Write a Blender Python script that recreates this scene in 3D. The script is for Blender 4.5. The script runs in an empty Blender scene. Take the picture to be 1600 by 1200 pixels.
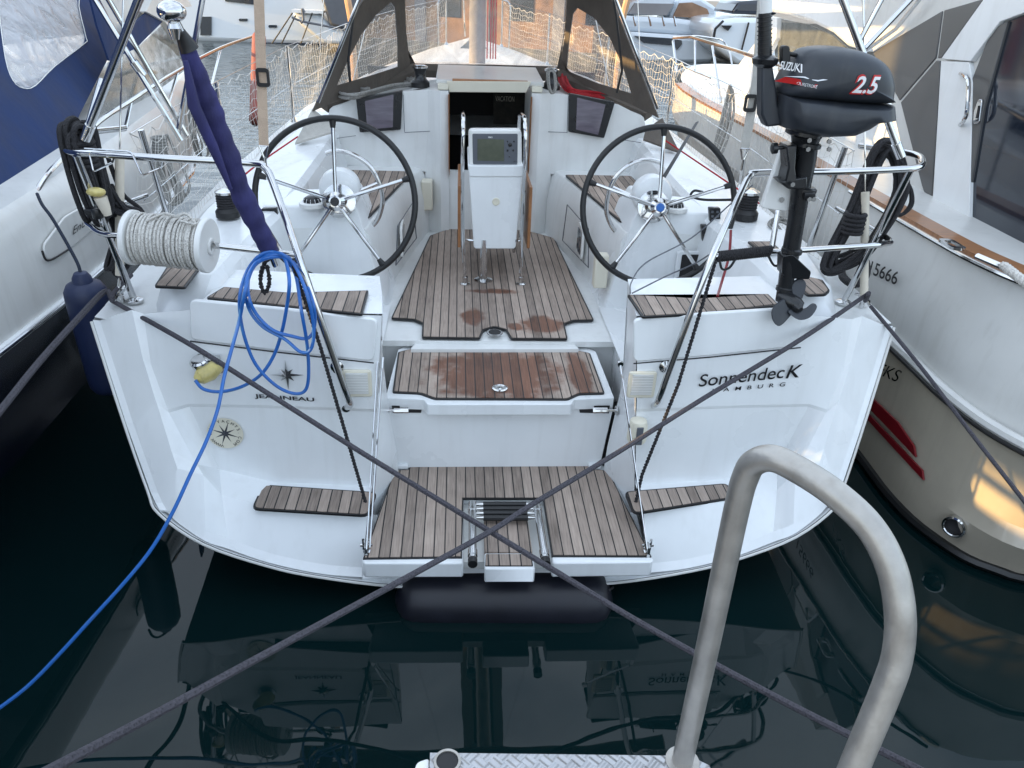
import bpy, math, random
from mathutils import Vector, Matrix
random.seed(7)
C = bpy.context.scene.collection
R = math.radians
# ---------------------------------------------------------------- camera
F = 1200.0; PITCH = R(28.07); ROLL = R(2.24); H = 2.35
FW = Vector((0, math.cos(PITCH), -math.sin(PITCH))); RT0 = Vector((1, 0, 0)); DN0 = FW.cross(RT0)
RT = RT0*math.cos(ROLL) - DN0*math.sin(ROLL); DN = RT0*math.sin(ROLL) + DN0*math.cos(ROLL)
CAM = Vector((0, 0, H))
cd = bpy.data.cameras.new('camera'); cam = bpy.data.objects.new('camera', cd); C.objects.link(cam)
cd.sensor_width = 36; cd.lens = 36*F/1600; cd.clip_end = 600; cd.clip_start = 0.05
m = Matrix((RT, -DN, -FW)).transposed().to_4x4(); m.translation = CAM; cam.matrix_world = m
bpy.context.scene.camera = cam
# ---------------------------------------------------------------- light
SUN_EL = R(15.0); SUN_AZ = R(-97)           # azimuth from +Y, clockwise positive: low on the left, a little behind
w = bpy.data.worlds.new('World'); bpy.context.scene.world = w; w.use_nodes = True
nt = w.node_tree; bg = nt.nodes['Background']; sky = nt.nodes.new('ShaderNodeTexSky')
sky.sky_type = 'NISHITA'; sky.sun_disc = False; sky.sun_elevation = SUN_EL; sky.sun_rotation = SUN_AZ
sky.air_density = 1.0; sky.dust_density = 1.5; sky.ozone_density = 1.6
tcw = nt.nodes.new('ShaderNodeTexCoord'); cn = nt.nodes.new('ShaderNodeTexNoise'); cn.inputs['Scale'].default_value = 2.6; cn.inputs['Detail'].default_value = 7; cn.inputs['Distortion'].default_value = .6
mpw = nt.nodes.new('ShaderNodeMapping'); mpw.inputs['Scale'].default_value = (1, 1, 2.2); nt.links.new(tcw.outputs['Generated'], mpw.inputs[0]); nt.links.new(mpw.outputs[0], cn.inputs[0])
crw = nt.nodes.new('ShaderNodeMapRange'); crw.inputs[1].default_value = .40; crw.inputs[2].default_value = .66; crw.inputs[3].default_value = .45; crw.inputs[4].default_value = .92; nt.links.new(cn.outputs[0], crw.inputs[0])
mxw = nt.nodes.new('ShaderNodeMixRGB'); nt.links.new(crw.outputs[0], mxw.inputs[0]); nt.links.new(sky.outputs[0], mxw.inputs[1]); mxw.inputs[2].default_value = (4.3, 4.9, 5.6, 1)   # thin high cloud
nt.links.new(mxw.outputs[0], bg.inputs[0]); bg.inputs[1].default_value = 0.15
sd = bpy.data.lights.new('sun', 'SUN'); sun = bpy.data.objects.new('sun', sd); C.objects.link(sun)
sd.energy = 3.2; sd.angle = R(0.6); sd.color = (1.0, 0.64, 0.24)
S = Vector((math.sin(SUN_AZ)*math.cos(SUN_EL), math.cos(SUN_AZ)*math.cos(SUN_EL), math.sin(SUN_EL)))
sun.rotation_euler = S.to_track_quat('Z', 'Y').to_euler()
vs_ = bpy.context.scene.view_settings
vs_.view_transform = 'Standard'; vs_.look = 'None'; vs_.exposure = 1.46; vs_.gamma = 1
# ---------------------------------------------------------------- frame of the moored yacht: u to starboard, v towards the bow, z up
YAW = R(4.5); O = Vector((-0.03, 2.98, 0)); CY, SY = math.cos(YAW), math.sin(YAW)
def tow(q): return Vector((q[0]*CY - q[1]*SY, q[0]*SY + q[1]*CY, q[2])) + O
def tob(p):
    d = Vector(p) - O; return Vector((d.x*CY + d.y*SY, -d.x*SY + d.y*CY, d.z))
CB = tob(CAM)
def ray(px, py):
    r = FW + RT*((px-800)/F) + DN*((py-600)/F); return Vector((r.x*CY + r.y*SY, -r.x*SY + r.y*CY, r.z))
def P(px, py, v=None, z=None, u=None):
    r = ray(px, py)
    if v is not None: t = (v - CB.y)/r.y
    elif z is not None: t = (z - CB.z)/r.z
    else: t = (u - CB.x)/r.x
    return CB + r*t
def PL(pts, **k): return [P(x, y, **k) for x, y in pts]
def PV(pts): return [P(x, y, v=v) for x, y, v in pts]
def PZ(pts): return [P(x, y, z=z) for x, y, z in pts]
V3 = Vector
# ---------------------------------------------------------------- mesh builder
class MB:
    def __init__(s): s.v = []; s.f = []; s.m = []; s.mi = 0
    def add(s, vs, fs):
        n = len(s.v); s.v += [V3(a) for a in vs]
        for f in fs: s.f.append([i+n for i in f]); s.m.append(s.mi)
        return s
    def slab(s, poly, off):
        off = V3(off); n = len(poly); vs = [V3(p) for p in poly] + [V3(p)+off for p in poly]
        fs = [list(range(n))[::-1], [i+n for i in range(n)]]
        fs += [[i, (i+1) % n, (i+1) % n + n, i+n] for i in range(n)]
        return s.add(vs, fs)
    def box(s, a, b):
        a = V3(a); b = V3(b)
        return s.slab([(a.x, a.y, a.z), (b.x, a.y, a.z), (b.x, b.y, a.z), (a.x, b.y, a.z)], (0, 0, b.z-a.z))
    def tube(s, pts, r, seg=10, closed=False, caps=True):
        pts = [V3(p) for p in pts]; n = len(pts); rr = r if isinstance(r, (list, tuple)) else [r]*n
        vs = []; prev = None
        for i, p in enumerate(pts):
            if closed: t = pts[(i+1) % n] - pts[i-1]
            else: t = pts[min(i+1, n-1)] - pts[max(i-1, 0)]
            if t.length < 1e-9: t = V3((0, 0, 1))
            t.normalize()
            if prev is None:
                a = V3((0, 0, 1)) if abs(t.z) < .9 else V3((1, 0, 0)); x = t.cross(a).normalized()
            else:
                x = prev - t*prev.dot(t)
                x = x.normalized() if x.length > 1e-6 else t.orthogonal().normalized()
            prev = x; y = t.cross(x)
            for k in range(seg):
                an = 2*math.pi*k/seg; vs.append(p + x*math.cos(an)*rr[i] + y*math.sin(an)*rr[i])
        fs = []
        for i in range(n if closed else n-1):
            j = (i+1) % n
            for k in range(seg):
                l = (k+1) % seg; fs.append([i*seg+k, i*seg+l, j*seg+l, j*seg+k])
        if caps and not closed: fs += [list(range(seg))[::-1], [(n-1)*seg+k for k in range(seg)]]
        return s.add(vs, fs)
    def lathe(s, c, ax, prof, seg=20):
        """prof: list of (radius, distance along ax)"""
        c = V3(c); ax = V3(ax).normalized(); x = ax.orthogonal().normalized(); y = ax.cross(x); vs = []
        for r, h in prof:
            for k in range(seg):
                a = 2*math.pi*k/seg; vs.append(c + ax*h + (x*math.cos(a) + y*math.sin(a))*max(r, 1e-4))
        fs = []; n = len(prof)
        for i in range(n-1):
            for k in range(seg):
                l = (k+1) % seg; fs.append([i*seg+k, i*seg+l, (i+1)*seg+l, (i+1)*seg+k])
        fs += [list(range(seg))[::-1], [(n-1)*seg+k for k in range(seg)]]
        return s.add(vs, fs)
    def loft(s, rings, closed=False, caps=False):
        n = len(rings[0]); vs = [p for r in rings for p in r]; fs = []
        for i in range(len(rings)-1):
            for k in range(n if closed else n-1):
                l = (k+1) % n; fs.append([i*n+k, i*n+l, (i+1)*n+l, (i+1)*n+k])
        if caps: fs += [list(range(n))[::-1], [(len(rings)-1)*n+k for k in range(n)]]
        return s.add(vs, fs)
    def ball(s, c, r, seg=12, sc=(1, 1, 1)):
        c = V3(c); rings = []
        for i in range(1, seg):
            a = math.pi*i/seg
            rings.append([c + V3((math.sin(a)*math.cos(b)*r*sc[0], math.sin(a)*math.sin(b)*r*sc[1], math.cos(a)*r*sc[2])) for b in [2*math.pi*k/(seg*2) for k in range(seg*2)]])
        return s.loft(rings, True, True)
    def ring(s, outer, inner, off, n=64):
        """flat frame with a hole and thickness"""
        o = resample(outer, n); i_ = resample(inner, n)
        c = sum(i_, V3()) / n
        k = min(range(n), key=lambda q: (i_[q]-o[0]).length); i_ = i_[k:] + i_[:k]
        if (i_[n//4]-o[n//4]).length > (i_[-(n//4)]-o[n//4]).length: i_ = [i_[0]] + i_[1:][::-1]
        off = V3(off)
        return s.loft([o, i_, [p+off for p in i_], [p+off for p in o], o], closed=True)
def resample(poly, n):
    pts = [V3(p) for p in poly]; m_ = len(pts); L = [(pts[(i+1) % m_]-pts[i]).length for i in range(m_)]; T = sum(L); out = []
    # keep the corners: spend samples per edge
    cnt = [max(1, round(n*l/T)) for l in L]
    while sum(cnt) > n: cnt[cnt.index(max(cnt))] -= 1
    while sum(cnt) < n: cnt[L.index(max(L))] += 1
    for i in range(m_):
        for k in range(cnt[i]): out.append(pts[i].lerp(pts[(i+1) % m_], k/cnt[i]))
    return out
def spl(pts, n=8, closed=False):
    pts = [V3(p) for p in pts]; m_ = len(pts); out = []
    for i in range(m_ if closed else m_-1):
        if closed: a, b, c, d = pts[i-1], pts[i], pts[(i+1) % m_], pts[(i+2) % m_]
        else: a, b, c, d = pts[max(i-1, 0)], pts[i], pts[i+1], pts[min(i+2, m_-1)]
        for k in range(n):
            t = k/n
            out.append(.5*((2*b) + (c-a)*t + (2*a-5*b+4*c-d)*t*t + (3*b-a-3*c+d)*t**3))
    if not closed: out.append(pts[-1])
    return out
def fillet(pts, r, n=5):
    """polyline with rounded bends"""
    pts = [V3(p) for p in pts]; out = [pts[0]]
    for i in range(1, len(pts)-1):
        a, b, c = pts[i-1], pts[i], pts[i+1]; d1 = (a-b); d2 = (c-b); q = min(r, d1.length*.45, d2.length*.45)
        s0 = b + d1.normalized()*q; s1 = b + d2.normalized()*q
        for k in range(n+1):
            t = k/n; out.append((1-t)**2*s0 + 2*t*(1-t)*b + t*t*s1)
    out.append(pts[-1]); return out
def rpoly(pts, r, n=4):
    """closed polygon with rounded corners"""
    pts = [V3(p) for p in pts]; out = []; m_ = len(pts)
    for i in range(m_):
        a, b, c = pts[i-1], pts[i], pts[(i+1) % m_]; d1 = a-b; d2 = c-b; q = min(r, d1.length*.45, d2.length*.45)
        s0 = b + d1.normalized()*q; s1 = b + d2.normalized()*q
        for k in range(n+1):
            t = k/n; out.append((1-t)**2*s0 + 2*t*(1-t)*b + t*t*s1)
    return out
def shrink(poly, d):
    """inset a roughly planar polygon by d"""
    pts = [V3(p) for p in poly]; n = len(pts); nn = V3()
    for i in range(n): nn += pts[i].cross(pts[(i+1) % n])
    nn.normalize(); out = []
    for i in range(n):
        e1 = (pts[i]-pts[i-1]); e2 = (pts[(i+1) % n]-pts[i])
        if e1.length < 1e-6: e1 = e2
        if e2.length < 1e-6: e2 = e1
        n1 = nn.cross(e1.normalized()); n2 = nn.cross(e2.normalized()); b = n1+n2
        b = b/max(.35, b.length_squared/2) if b.length > 1e-6 else n1
        out.append(pts[i] + b*d)
    return out
# ---------------------------------------------------------------- objects
BASE = {}
def mesh(name, mb, mats, ang=35, smooth=True):
    me = bpy.data.meshes.new(name); me.from_pydata([tuple(v) for v in mb.v], [], mb.f); me.validate()
    if not isinstance(mats, (list, tuple)): mats = [mats]
    for m_ in mats: me.materials.append(m_)
    if len(mats) > 1 and len(me.polygons) == len(mb.m): me.polygons.foreach_set('material_index', mb.m)
    import bmesh
    b = bmesh.new(); b.from_mesh(me); bmesh.ops.recalc_face_normals(b, faces=b.faces); b.to_mesh(me); b.free()
    if smooth:
        me.polygons.foreach_set('use_smooth', [True]*len(me.polygons)); me.set_sharp_from_angle(angle=R(ang))
    return me
def tag(o, label=None, cat=None, group=None, kind=None):
    if label: o['label'] = label
    if cat: o['category'] = cat
    if group: o['group'] = group
    if kind: o['kind'] = kind
    return o
def root(name, base, label, cat, group=None):
    o = bpy.data.objects.new(name, None); C.objects.link(o); o.empty_display_size = .1
    o.location = tow(base); o.rotation_euler = (0, 0, YAW); BASE[o.name] = V3(base); return tag(o, label, cat, group)
def part(name, mb, mats, parent, bevel=0, ang=35, label=None, smooth=True, seg=2):
    b = BASE[parent.name]; mb.v = [p-b for p in mb.v]
    o = bpy.data.objects.new(name, mesh(name, mb, mats, ang, smooth)); C.objects.link(o); o.parent = parent; BASE[o.name] = b
    if bevel:
        md = o.modifiers.new('bevel', 'BEVEL'); md.width = bevel; md.segments = seg; md.limit_method = 'ANGLE'; md.angle_limit = R(30); md.harden_normals = False
    if label: o['label'] = label
    return o
def single(name, mb, mats, base, label, cat, group=None, kind=None, bevel=0, ang=35):
    b = V3(base); mb.v = [p-b for p in mb.v]
    o = bpy.data.objects.new(name, mesh(name, mb, mats, ang)); C.objects.link(o); o.location = tow(b); o.rotation_euler = (0, 0, YAW); BASE[o.name] = b
    if bevel:
        md = o.modifiers.new('bevel', 'BEVEL'); md.width = bevel; md.segments = 2; md.limit_method = 'ANGLE'; md.angle_limit = R(30)
    return tag(o, label, cat, group, kind)
FONT = None
def text_mb(txt, o, ex, ey, size, depth=.002, shear=0, space=1.0, align='LEFT', mb=None, width=None, bold=0):
    cu = bpy.data.curves.new('t', 'FONT'); cu.body = txt; cu.size = 1; cu.shear = shear; cu.space_character = space; cu.align_x = align; cu.offset = bold
    ob = bpy.data.objects.new('t', cu); C.objects.link(ob); dg = bpy.context.evaluated_depsgraph_get()
    me = bpy.data.meshes.new_from_object(ob.evaluated_get(dg)); bpy.data.objects.remove(ob)
    mb = mb or MB(); ex = V3(ex).normalized(); ey = V3(ey).normalized(); nz = ex.cross(ey).normalized()
    xs = [v.co.x for v in me.vertices]; kx = 1
    if width: kx = width/((max(xs)-min(xs))*size)
    vs = [V3(o) + ex*v.co.x*size*kx + ey*v.co.y*size + nz*depth for v in me.vertices]
    mb.add(vs, [list(p.vertices) for p in me.polygons]); bpy.data.meshes.remove(me); return mb
# ---------------------------------------------------------------- materials
def mat(name, col, rough=.5, metal=0, coat=0, var=.0, vs=6, bump=0, bs=60, spec=.5, dirt=0, stretch=(1, 1, 1), trans=0, sheen=0):
    m_ = bpy.data.materials.new(name); m_.use_nodes = True; n = m_.node_tree.nodes; l = m_.node_tree.links; p = n['Principled BSDF']
    p.inputs['Base Color'].default_value = (*col, 1); p.inputs['Roughness'].default_value = rough; p.inputs['Metallic'].default_value = metal
    p.inputs['Coat Weight'].default_value = coat; p.inputs['Specular IOR Level'].default_value = spec
    if coat: p.inputs['Coat Roughness'].default_value = .06
    if sheen: p.inputs['Sheen Weight'].default_value = sheen
    tc = n.new('ShaderNodeTexCoord'); mp = n.new('ShaderNodeMapping'); mp.inputs['Scale'].default_value = stretch; l.new(tc.outputs['Object'], mp.inputs[0])
    if var:
        t = n.new('ShaderNodeTexNoise'); t.inputs['Scale'].default_value = vs; t.inputs['Detail'].default_value = 6; l.new(mp.outputs[0], t.inputs[0])
        r = n.new('ShaderNodeValToRGB'); r.color_ramp.elements[0].position = .3; r.color_ramp.elements[1].position = .72
        r.color_ramp.elements[0].color = (*[c*(1-var) for c in col], 1); r.color_ramp.elements[1].color = (*[min(1, c*(1+var*.5)) for c in col], 1)
        l.new(t.outputs[0], r.inputs[0]); l.new(r.outputs[0], p.inputs['Base Color'])
        q = n.new('ShaderNodeMapRange'); q.inputs[3].default_value = max(0.02, rough*.75); q.inputs[4].default_value = min(1, rough*1.3); l.new(t.outputs[0], q.inputs[0]); l.new(q.outputs[0], p.inputs['Roughness'])
    if bump:
        t = n.new('ShaderNodeTexNoise'); t.inputs['Scale'].default_value = bs; t.inputs['Detail'].default_value = 4; l.new(mp.outputs[0], t.inputs[0])
        b = n.new('ShaderNodeBump'); b.inputs['Strength'].default_value = bump; b.inputs['Distance'].default_value = .01; l.new(t.outputs[0], b.inputs['Height']); l.new(b.outputs[0], p.inputs['Normal'])
    return m_
M = {}
M['gel'] = mat('gelcoat', (.80, .82, .83), .28, coat=.25, var=.07, vs=2.2)
M['gel2'] = mat('cockpit_gelcoat', (.76, .77, .76), .4, coat=.1, var=.06, vs=5)
M['gelold'] = mat('aged_gelcoat', (.66, .66, .64), .33, coat=.3, var=.10, vs=2.5)
M['champ'] = mat('champagne_gelcoat', (.46, .41, .33), .22, coat=.5, var=.12, vs=2.5)
M['cream'] = mat('cream_plastic', (.72, .68, .56), .4, var=.06)
M['steel'] = mat('stainless_steel', (.60, .60, .60), .09, metal=1, var=.06, vs=14)
M['alu'] = mat('worn_aluminium', (.44, .42, .39), .40, metal=.65, var=.28, vs=18, bump=.05, bs=160)
M['black'] = mat('black_rubber', (.010, .010, .011), .42, var=.2, vs=20)
M['blackp'] = mat('black_plastic', (.014, .015, .017), .28, var=.2, vs=14)
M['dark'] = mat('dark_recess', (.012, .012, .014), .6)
M['canvas'] = mat('taupe_canvas', (.105, .086, .070), .85, var=.25, vs=9, bump=.5, bs=18, sheen=.2)
M['blue'] = mat('blue_canvas', (.005, .026, .105), .75, var=.3, vs=5, bump=1.0, bs=7, stretch=(1, 1, .5))
M['violet'] = mat('faded_flag_cloth', (.035, .034, .13), .9, var=.4, vs=14, bump=1.0, bs=22, stretch=(1, 1, .5))
M['navy'] = mat('navy_gelcoat', (.006, .009, .028), .12, coat=.6, var=.15)
M['antifoul'] = mat('black_antifouling', (.01, .011, .012), .35)
M['red'] = mat('red_paint', (.20, .008, .014), .3, var=.1)
M['motor'] = mat('dark_blue_grey_paint', (.024, .029, .038), .45, coat=.08, var=.25, vs=9)
M['white'] = mat('white_plastic', (.78, .78, .76), .38, var=.05)
M['tan'] = mat('tan_webbing', (.56, .42, .31), .8, var=.12, vs=30, bump=.4, bs=200)
M['greyweb'] = mat('grey_webbing', (.50, .48, .44), .8, var=.12, vs=30, bump=.4, bs=200)
M['wood'] = mat('varnished_wood', (.34, .15, .06), .35, coat=.3, var=.35, vs=12, stretch=(1, 8, 1))
M['spar'] = mat('wooden_spar', (.60, .36, .20), .5, var=.2)
M['sleeve'] = mat('yellowed_sleeve', (.66, .60, .50), .5, var=.12, vs=15)
M['letter'] = mat('black_lettering', (.01, .01, .012), .35)
M['wlet'] = mat('white_lettering', (.8, .8, .8), .4)
M['rlet'] = mat('red_lettering', (.55, .02, .02), .4)
M['screen'] = mat('grey_screen', (.10, .11, .08), .15, coat=.5, var=.2, vs=30)
M['cush'] = mat('cloudy_yellow_plastic', (.60, .50, .18), .3, coat=.4, var=.3, vs=30)
M['fend'] = mat('navy_fender_vinyl', (.012, .022, .07), .5, var=.2)
M['fendk'] = mat('black_fender_vinyl', (.008, .009, .016), .42, var=.3, vs=8)
M['pink'] = mat('faded_red_fender', (.26, .07, .055), .6, var=.3, vs=8)
M['winp'] = mat('tinted_acrylic', (.16, .14, .17), .12, coat=.5, var=.25, vs=6, stretch=(1, 1, 6))
M['dglass'] = mat('dark_tinted_glass', (.012, .018, .03), .06, coat=.5)
M['poster'] = mat('dim_poster', (.05, .045, .035), .6, var=.6, vs=25)
M['grey'] = mat('grey_paint', (.10, .11, .13), .35, coat=.3, var=.1)
M['trim'] = mat('taupe_panel', (.085, .085, .085), .35, coat=.2, var=.1, vs=3)
M['stone'] = mat('quay_concrete', (.22, .21, .19), .85, var=.3, vs=3, bump=.5, bs=30)
M['plaster'] = mat('ochre_plaster', (.40, .235, .145), .8, var=.45, vs=1.6)
M['plasterb'] = mat('grey_rendered_wall', (.32, .30, .30), .8, var=.25, vs=.8)
M['yacht'] = mat('yacht_white', (.72, .77, .82), .18, coat=.5, var=.04, vs=.5)
M['stainw'] = mat('net_twine', (.62, .60, .56), .8)
def rope_mat(name, c1, c2, sc=140, rough=.85):
    m_ = mat(name, c1, rough); n = m_.node_tree.nodes; l = m_.node_tree.links; p = n['Principled BSDF']
    tc = n.new('ShaderNodeTexCoord'); t = n.new('ShaderNodeTexVoronoi'); t.inputs['Scale'].default_value = sc; l.new(tc.outputs['Object'], t.inputs[0])
    r = n.new('ShaderNodeValToRGB'); r.color_ramp.elements[0].color = (*c2, 1); r.color_ramp.elements[1].color = (*c1, 1); r.color_ramp.elements[0].position = .1; r.color_ramp.elements[1].position = .5
    l.new(t.outputs['Distance'], r.inputs[0]); l.new(r.outputs[0], p.inputs['Base Color'])
    b = n.new('ShaderNodeBump'); b.inputs['Strength'].default_value = .6; b.inputs['Distance'].default_value = .004; b.invert = True
    l.new(t.outputs['Distance'], b.inputs['Height']); l.new(b.outputs[0], p.inputs['Normal']); return m_
M['ropeg'] = rope_mat('grey_violet_rope', (.060, .056, .068), (.025, .024, .03))
M['ropek'] = rope_mat('black_rope', (.022, .021, .024), (.008, .008, .009))
M['ropew'] = rope_mat('white_rope', (.62, .60, .56), (.36, .34, .32))
M['ropes'] = rope_mat('faded_grey_rope', (.30, .29, .27), (.13, .13, .12))
M['roper'] = rope_mat('red_rope', (.42, .012, .02), (.2, .005, .01))
M['hose'] = mat('blue_cable', (.018, .13, .45), .38, coat=.2, var=.12)
M['ropen'] = rope_mat('navy_rope', (.02, .028, .05), (.008, .012, .02))

def grime(m_, k=.35, sc=9, col=(.30, .28, .23)):
    n = m_.node_tree.nodes; l = m_.node_tree.links; p = n['Principled BSDF']; old = p.inputs['Base Color'].links[0].from_socket
    tc = n.new('ShaderNodeTexCoord'); mp = n.new('ShaderNodeMapping'); mp.inputs['Scale'].default_value = (sc*2.2, sc*2.2, sc*.22); l.new(tc.outputs['Object'], mp.inputs[0])
    t = n.new('ShaderNodeTexNoise'); t.inputs['Scale'].default_value = 1; t.inputs['Detail'].default_value = 8; l.new(mp.outputs[0], t.inputs[0])
    t2 = n.new('ShaderNodeTexNoise'); t2.inputs['Scale'].default_value = 3.5; t2.inputs['Detail'].default_value = 9; t2.inputs['Roughness'].default_value = .7; l.new(tc.outputs['Object'], t2.inputs[0])
    a = n.new('ShaderNodeMapRange'); a.inputs[1].default_value = .52; a.inputs[2].default_value = .78; a.inputs[4].default_value = k; l.new(t.outputs[0], a.inputs[0])
    b = n.new('ShaderNodeMapRange'); b.inputs[1].default_value = .5; b.inputs[2].default_value = .75; b.inputs[4].default_value = k*.6; l.new(t2.outputs[0], b.inputs[0])
    ad = n.new('ShaderNodeMath'); ad.operation = 'ADD'; ad.use_clamp = True; l.new(a.outputs[0], ad.inputs[0]); l.new(b.outputs[0], ad.inputs[1])
    mx = n.new('ShaderNodeMixRGB'); l.new(ad.outputs[0], mx.inputs[0]); l.new(old, mx.inputs[1]); mx.inputs[2].default_value = (*col, 1); l.new(mx.outputs[0], p.inputs['Base Color'])
grime(M['gel'], .09); grime(M['gel2'], .13); grime(M['gelold'], .17); grime(M['champ'], .25); grime(M['alu'], .22, 30, (.20, .16, .12)); grime(M['hose'], .3, 20, (.10, .18, .35)); grime(M['motor'], .3, 12, (.07, .07, .07))
def teak_mat(name, wet=()):
    """greyed teak planks along v with black caulking; wet = list of (u, v, ru, rv) damp stains"""
    m_ = bpy.data.materials.new(name); m_.use_nodes = True; n = m_.node_tree.nodes; l = m_.node_tree.links; p = n['Principled BSDF']
    def math_(op, a, b=None, c=None):
        q = n.new('ShaderNodeMath'); q.operation = op
        for i, x in enumerate((a, b, c)):
            if x is None: continue
            if isinstance(x, (int, float)): q.inputs[i].default_value = x
            else: l.new(x, q.inputs[i])
        return q.outputs[0]
    tc = n.new('ShaderNodeTexCoord'); sp = n.new('ShaderNodeSeparateXYZ'); l.new(tc.outputs['Object'], sp.inputs[0])
    x = math_('DIVIDE', sp.outputs[0], .0435); fr = math_('FRACT', x); fl = math_('FLOOR', x)
    caulk = math_('LESS_THAN', fr, .115)
    wn = n.new('ShaderNodeTexWhiteNoise'); wn.noise_dimensions = '1D'; l.new(fl, wn.inputs['W'])
    mp = n.new('ShaderNodeMapping'); mp.inputs['Scale'].default_value = (60, 3, 60); l.new(tc.outputs['Object'], mp.inputs[0])
    ad = n.new('ShaderNodeVectorMath'); ad.operation = 'ADD'; l.new(mp.outputs[0], ad.inputs[0]); l.new(wn.outputs['Color'], ad.inputs[1])
    g = n.new('ShaderNodeTexNoise'); g.inputs['Scale'].default_value = 3; g.inputs['Detail'].default_value = 5; l.new(ad.outputs[0], g.inputs[0])
    g2 = n.new('ShaderNodeTexNoise'); g2.inputs['Scale'].default_value = 7; g2.inputs['Detail'].default_value = 4; l.new(tc.outputs['Object'], g2.inputs[0])
    r = n.new('ShaderNodeValToRGB'); e = r.color_ramp.elements; e[0].position = .25; e[0].color = (.125, .096, .078, 1); e[1].position = .8; e[1].color = (.45, .36, .30, 1)
    f = math_('ADD', math_('MULTIPLY', g.outputs[0], .55), math_('ADD', math_('MULTIPLY', wn.outputs['Value'], .30), math_('MULTIPLY', g2.outputs[0], .28)))
    l.new(f, r.inputs[0]); col = r.outputs[0]
    if wet:
        g3 = n.new('ShaderNodeTexNoise'); g3.inputs['Scale'].default_value = 14; g3.inputs['Detail'].default_value = 6; l.new(tc.outputs['Object'], g3.inputs[0])
        nz = math_('MULTIPLY', math_('SUBTRACT', g3.outputs[0], .5), 1.3); acc = None
        for (a, b, ra, rb) in wet:
            dx = math_('DIVIDE', math_('SUBTRACT', sp.outputs[0], a), ra); dy = math_('DIVIDE', math_('SUBTRACT', sp.outputs[1], b), rb)
            d = math_('ADD', math_('SQRT', math_('ADD', math_('MULTIPLY', dx, dx), math_('MULTIPLY', dy, dy))), nz)
            k = math_('SUBTRACT', 1.0, math_('MINIMUM', math_('MAXIMUM', math_('MULTIPLY', math_('SUBTRACT', d, .80), 2.6), 0), 1))
            acc = k if acc is None else math_('MAXIMUM', acc, k)
        w2 = n.new('ShaderNodeMixRGB'); w2.blend_type = 'MULTIPLY'; l.new(acc, w2.inputs[0]); l.new(col, w2.inputs[1]); w2.inputs[2].default_value = (.52, .30, .22, 1); col = w2.outputs[0]
        rg = n.new('ShaderNodeMapRange'); l.new(acc, rg.inputs[0]); rg.inputs[3].default_value = .68; rg.inputs[4].default_value = .38; l.new(rg.outputs[0], p.inputs['Roughness'])
    else: p.inputs['Roughness'].default_value = .68
    mx = n.new('ShaderNodeMixRGB'); l.new(caulk, mx.inputs[0]); l.new(col, mx.inputs[1]); mx.inputs[2].default_value = (.012, .012, .013, 1); l.new(mx.outputs[0], p.inputs['Base Color'])
    b = n.new('ShaderNodeBump'); b.inputs['Strength'].default_value = .35; b.inputs['Distance'].default_value = .003
    l.new(math_('SUBTRACT', g.outputs[0], caulk), b.inputs['Height']); l.new(b.outputs[0], p.inputs['Normal']); return m_
M['teak'] = teak_mat('greyed_teak')
M['teakf'] = teak_mat('greyed_teak_floor', wet=((-.13, .83, .06, .11), (.23, .72, .11, .11), (.09, .70, .04, .05), (0, 1.2, .14, .035)))
M['teaks'] = teak_mat('greyed_teak_seat', wet=((-.02, .27, .30, .26), (.37, .27, .05, .26)))
def vinyl_mat(name, tint, fac, rough=.12, bump=.25):
    m_ = bpy.data.materials.new(name); m_.use_nodes = True; n = m_.node_tree.nodes; l = m_.node_tree.links
    p = n['Principled BSDF']; p.inputs['Base Color'].default_value = (*tint, 1); p.inputs['Roughness'].default_value = rough
    t = n.new('ShaderNodeBsdfTransparent'); mx = n.new('ShaderNodeMixShader'); tc = n.new('ShaderNodeTexCoord')
    g = n.new('ShaderNodeTexNoise'); g.inputs['Scale'].default_value = 7; g.inputs['Detail'].default_value = 5; g.inputs['Distortion'].default_value = 1.2; l.new(tc.outputs['Object'], g.inputs[0])
    mr = n.new('ShaderNodeMapRange'); l.new(g.outputs[0], mr.inputs[0]); mr.inputs[1].default_value = .3; mr.inputs[2].default_value = .75; mr.inputs[3].default_value = fac*.5; mr.inputs[4].default_value = min(1, fac*1.5)
    b = n.new('ShaderNodeBump'); b.inputs['Strength'].default_value = bump; b.inputs['Distance'].default_value = .02; l.new(g.outputs[0], b.inputs['Height']); l.new(b.outputs[0], p.inputs['Normal'])
    l.new(mr.outputs[0], mx.inputs[0]); l.new(t.outputs[0], mx.inputs[1]); l.new(p.outputs[0], mx.inputs[2]); l.new(mx.outputs[0], n['Material Output'].inputs[0]); return m_
M['vinyl'] = vinyl_mat('clear_vinyl', (.62, .60, .58), .26)
M['vinylm'] = vinyl_mat('milky_vinyl', (.55, .56, .60), .62, .18, .8)
M['cglass'] = vinyl_mat('windscreen_glass', (.16, .17, .16), .55, .05, .02)
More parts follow.
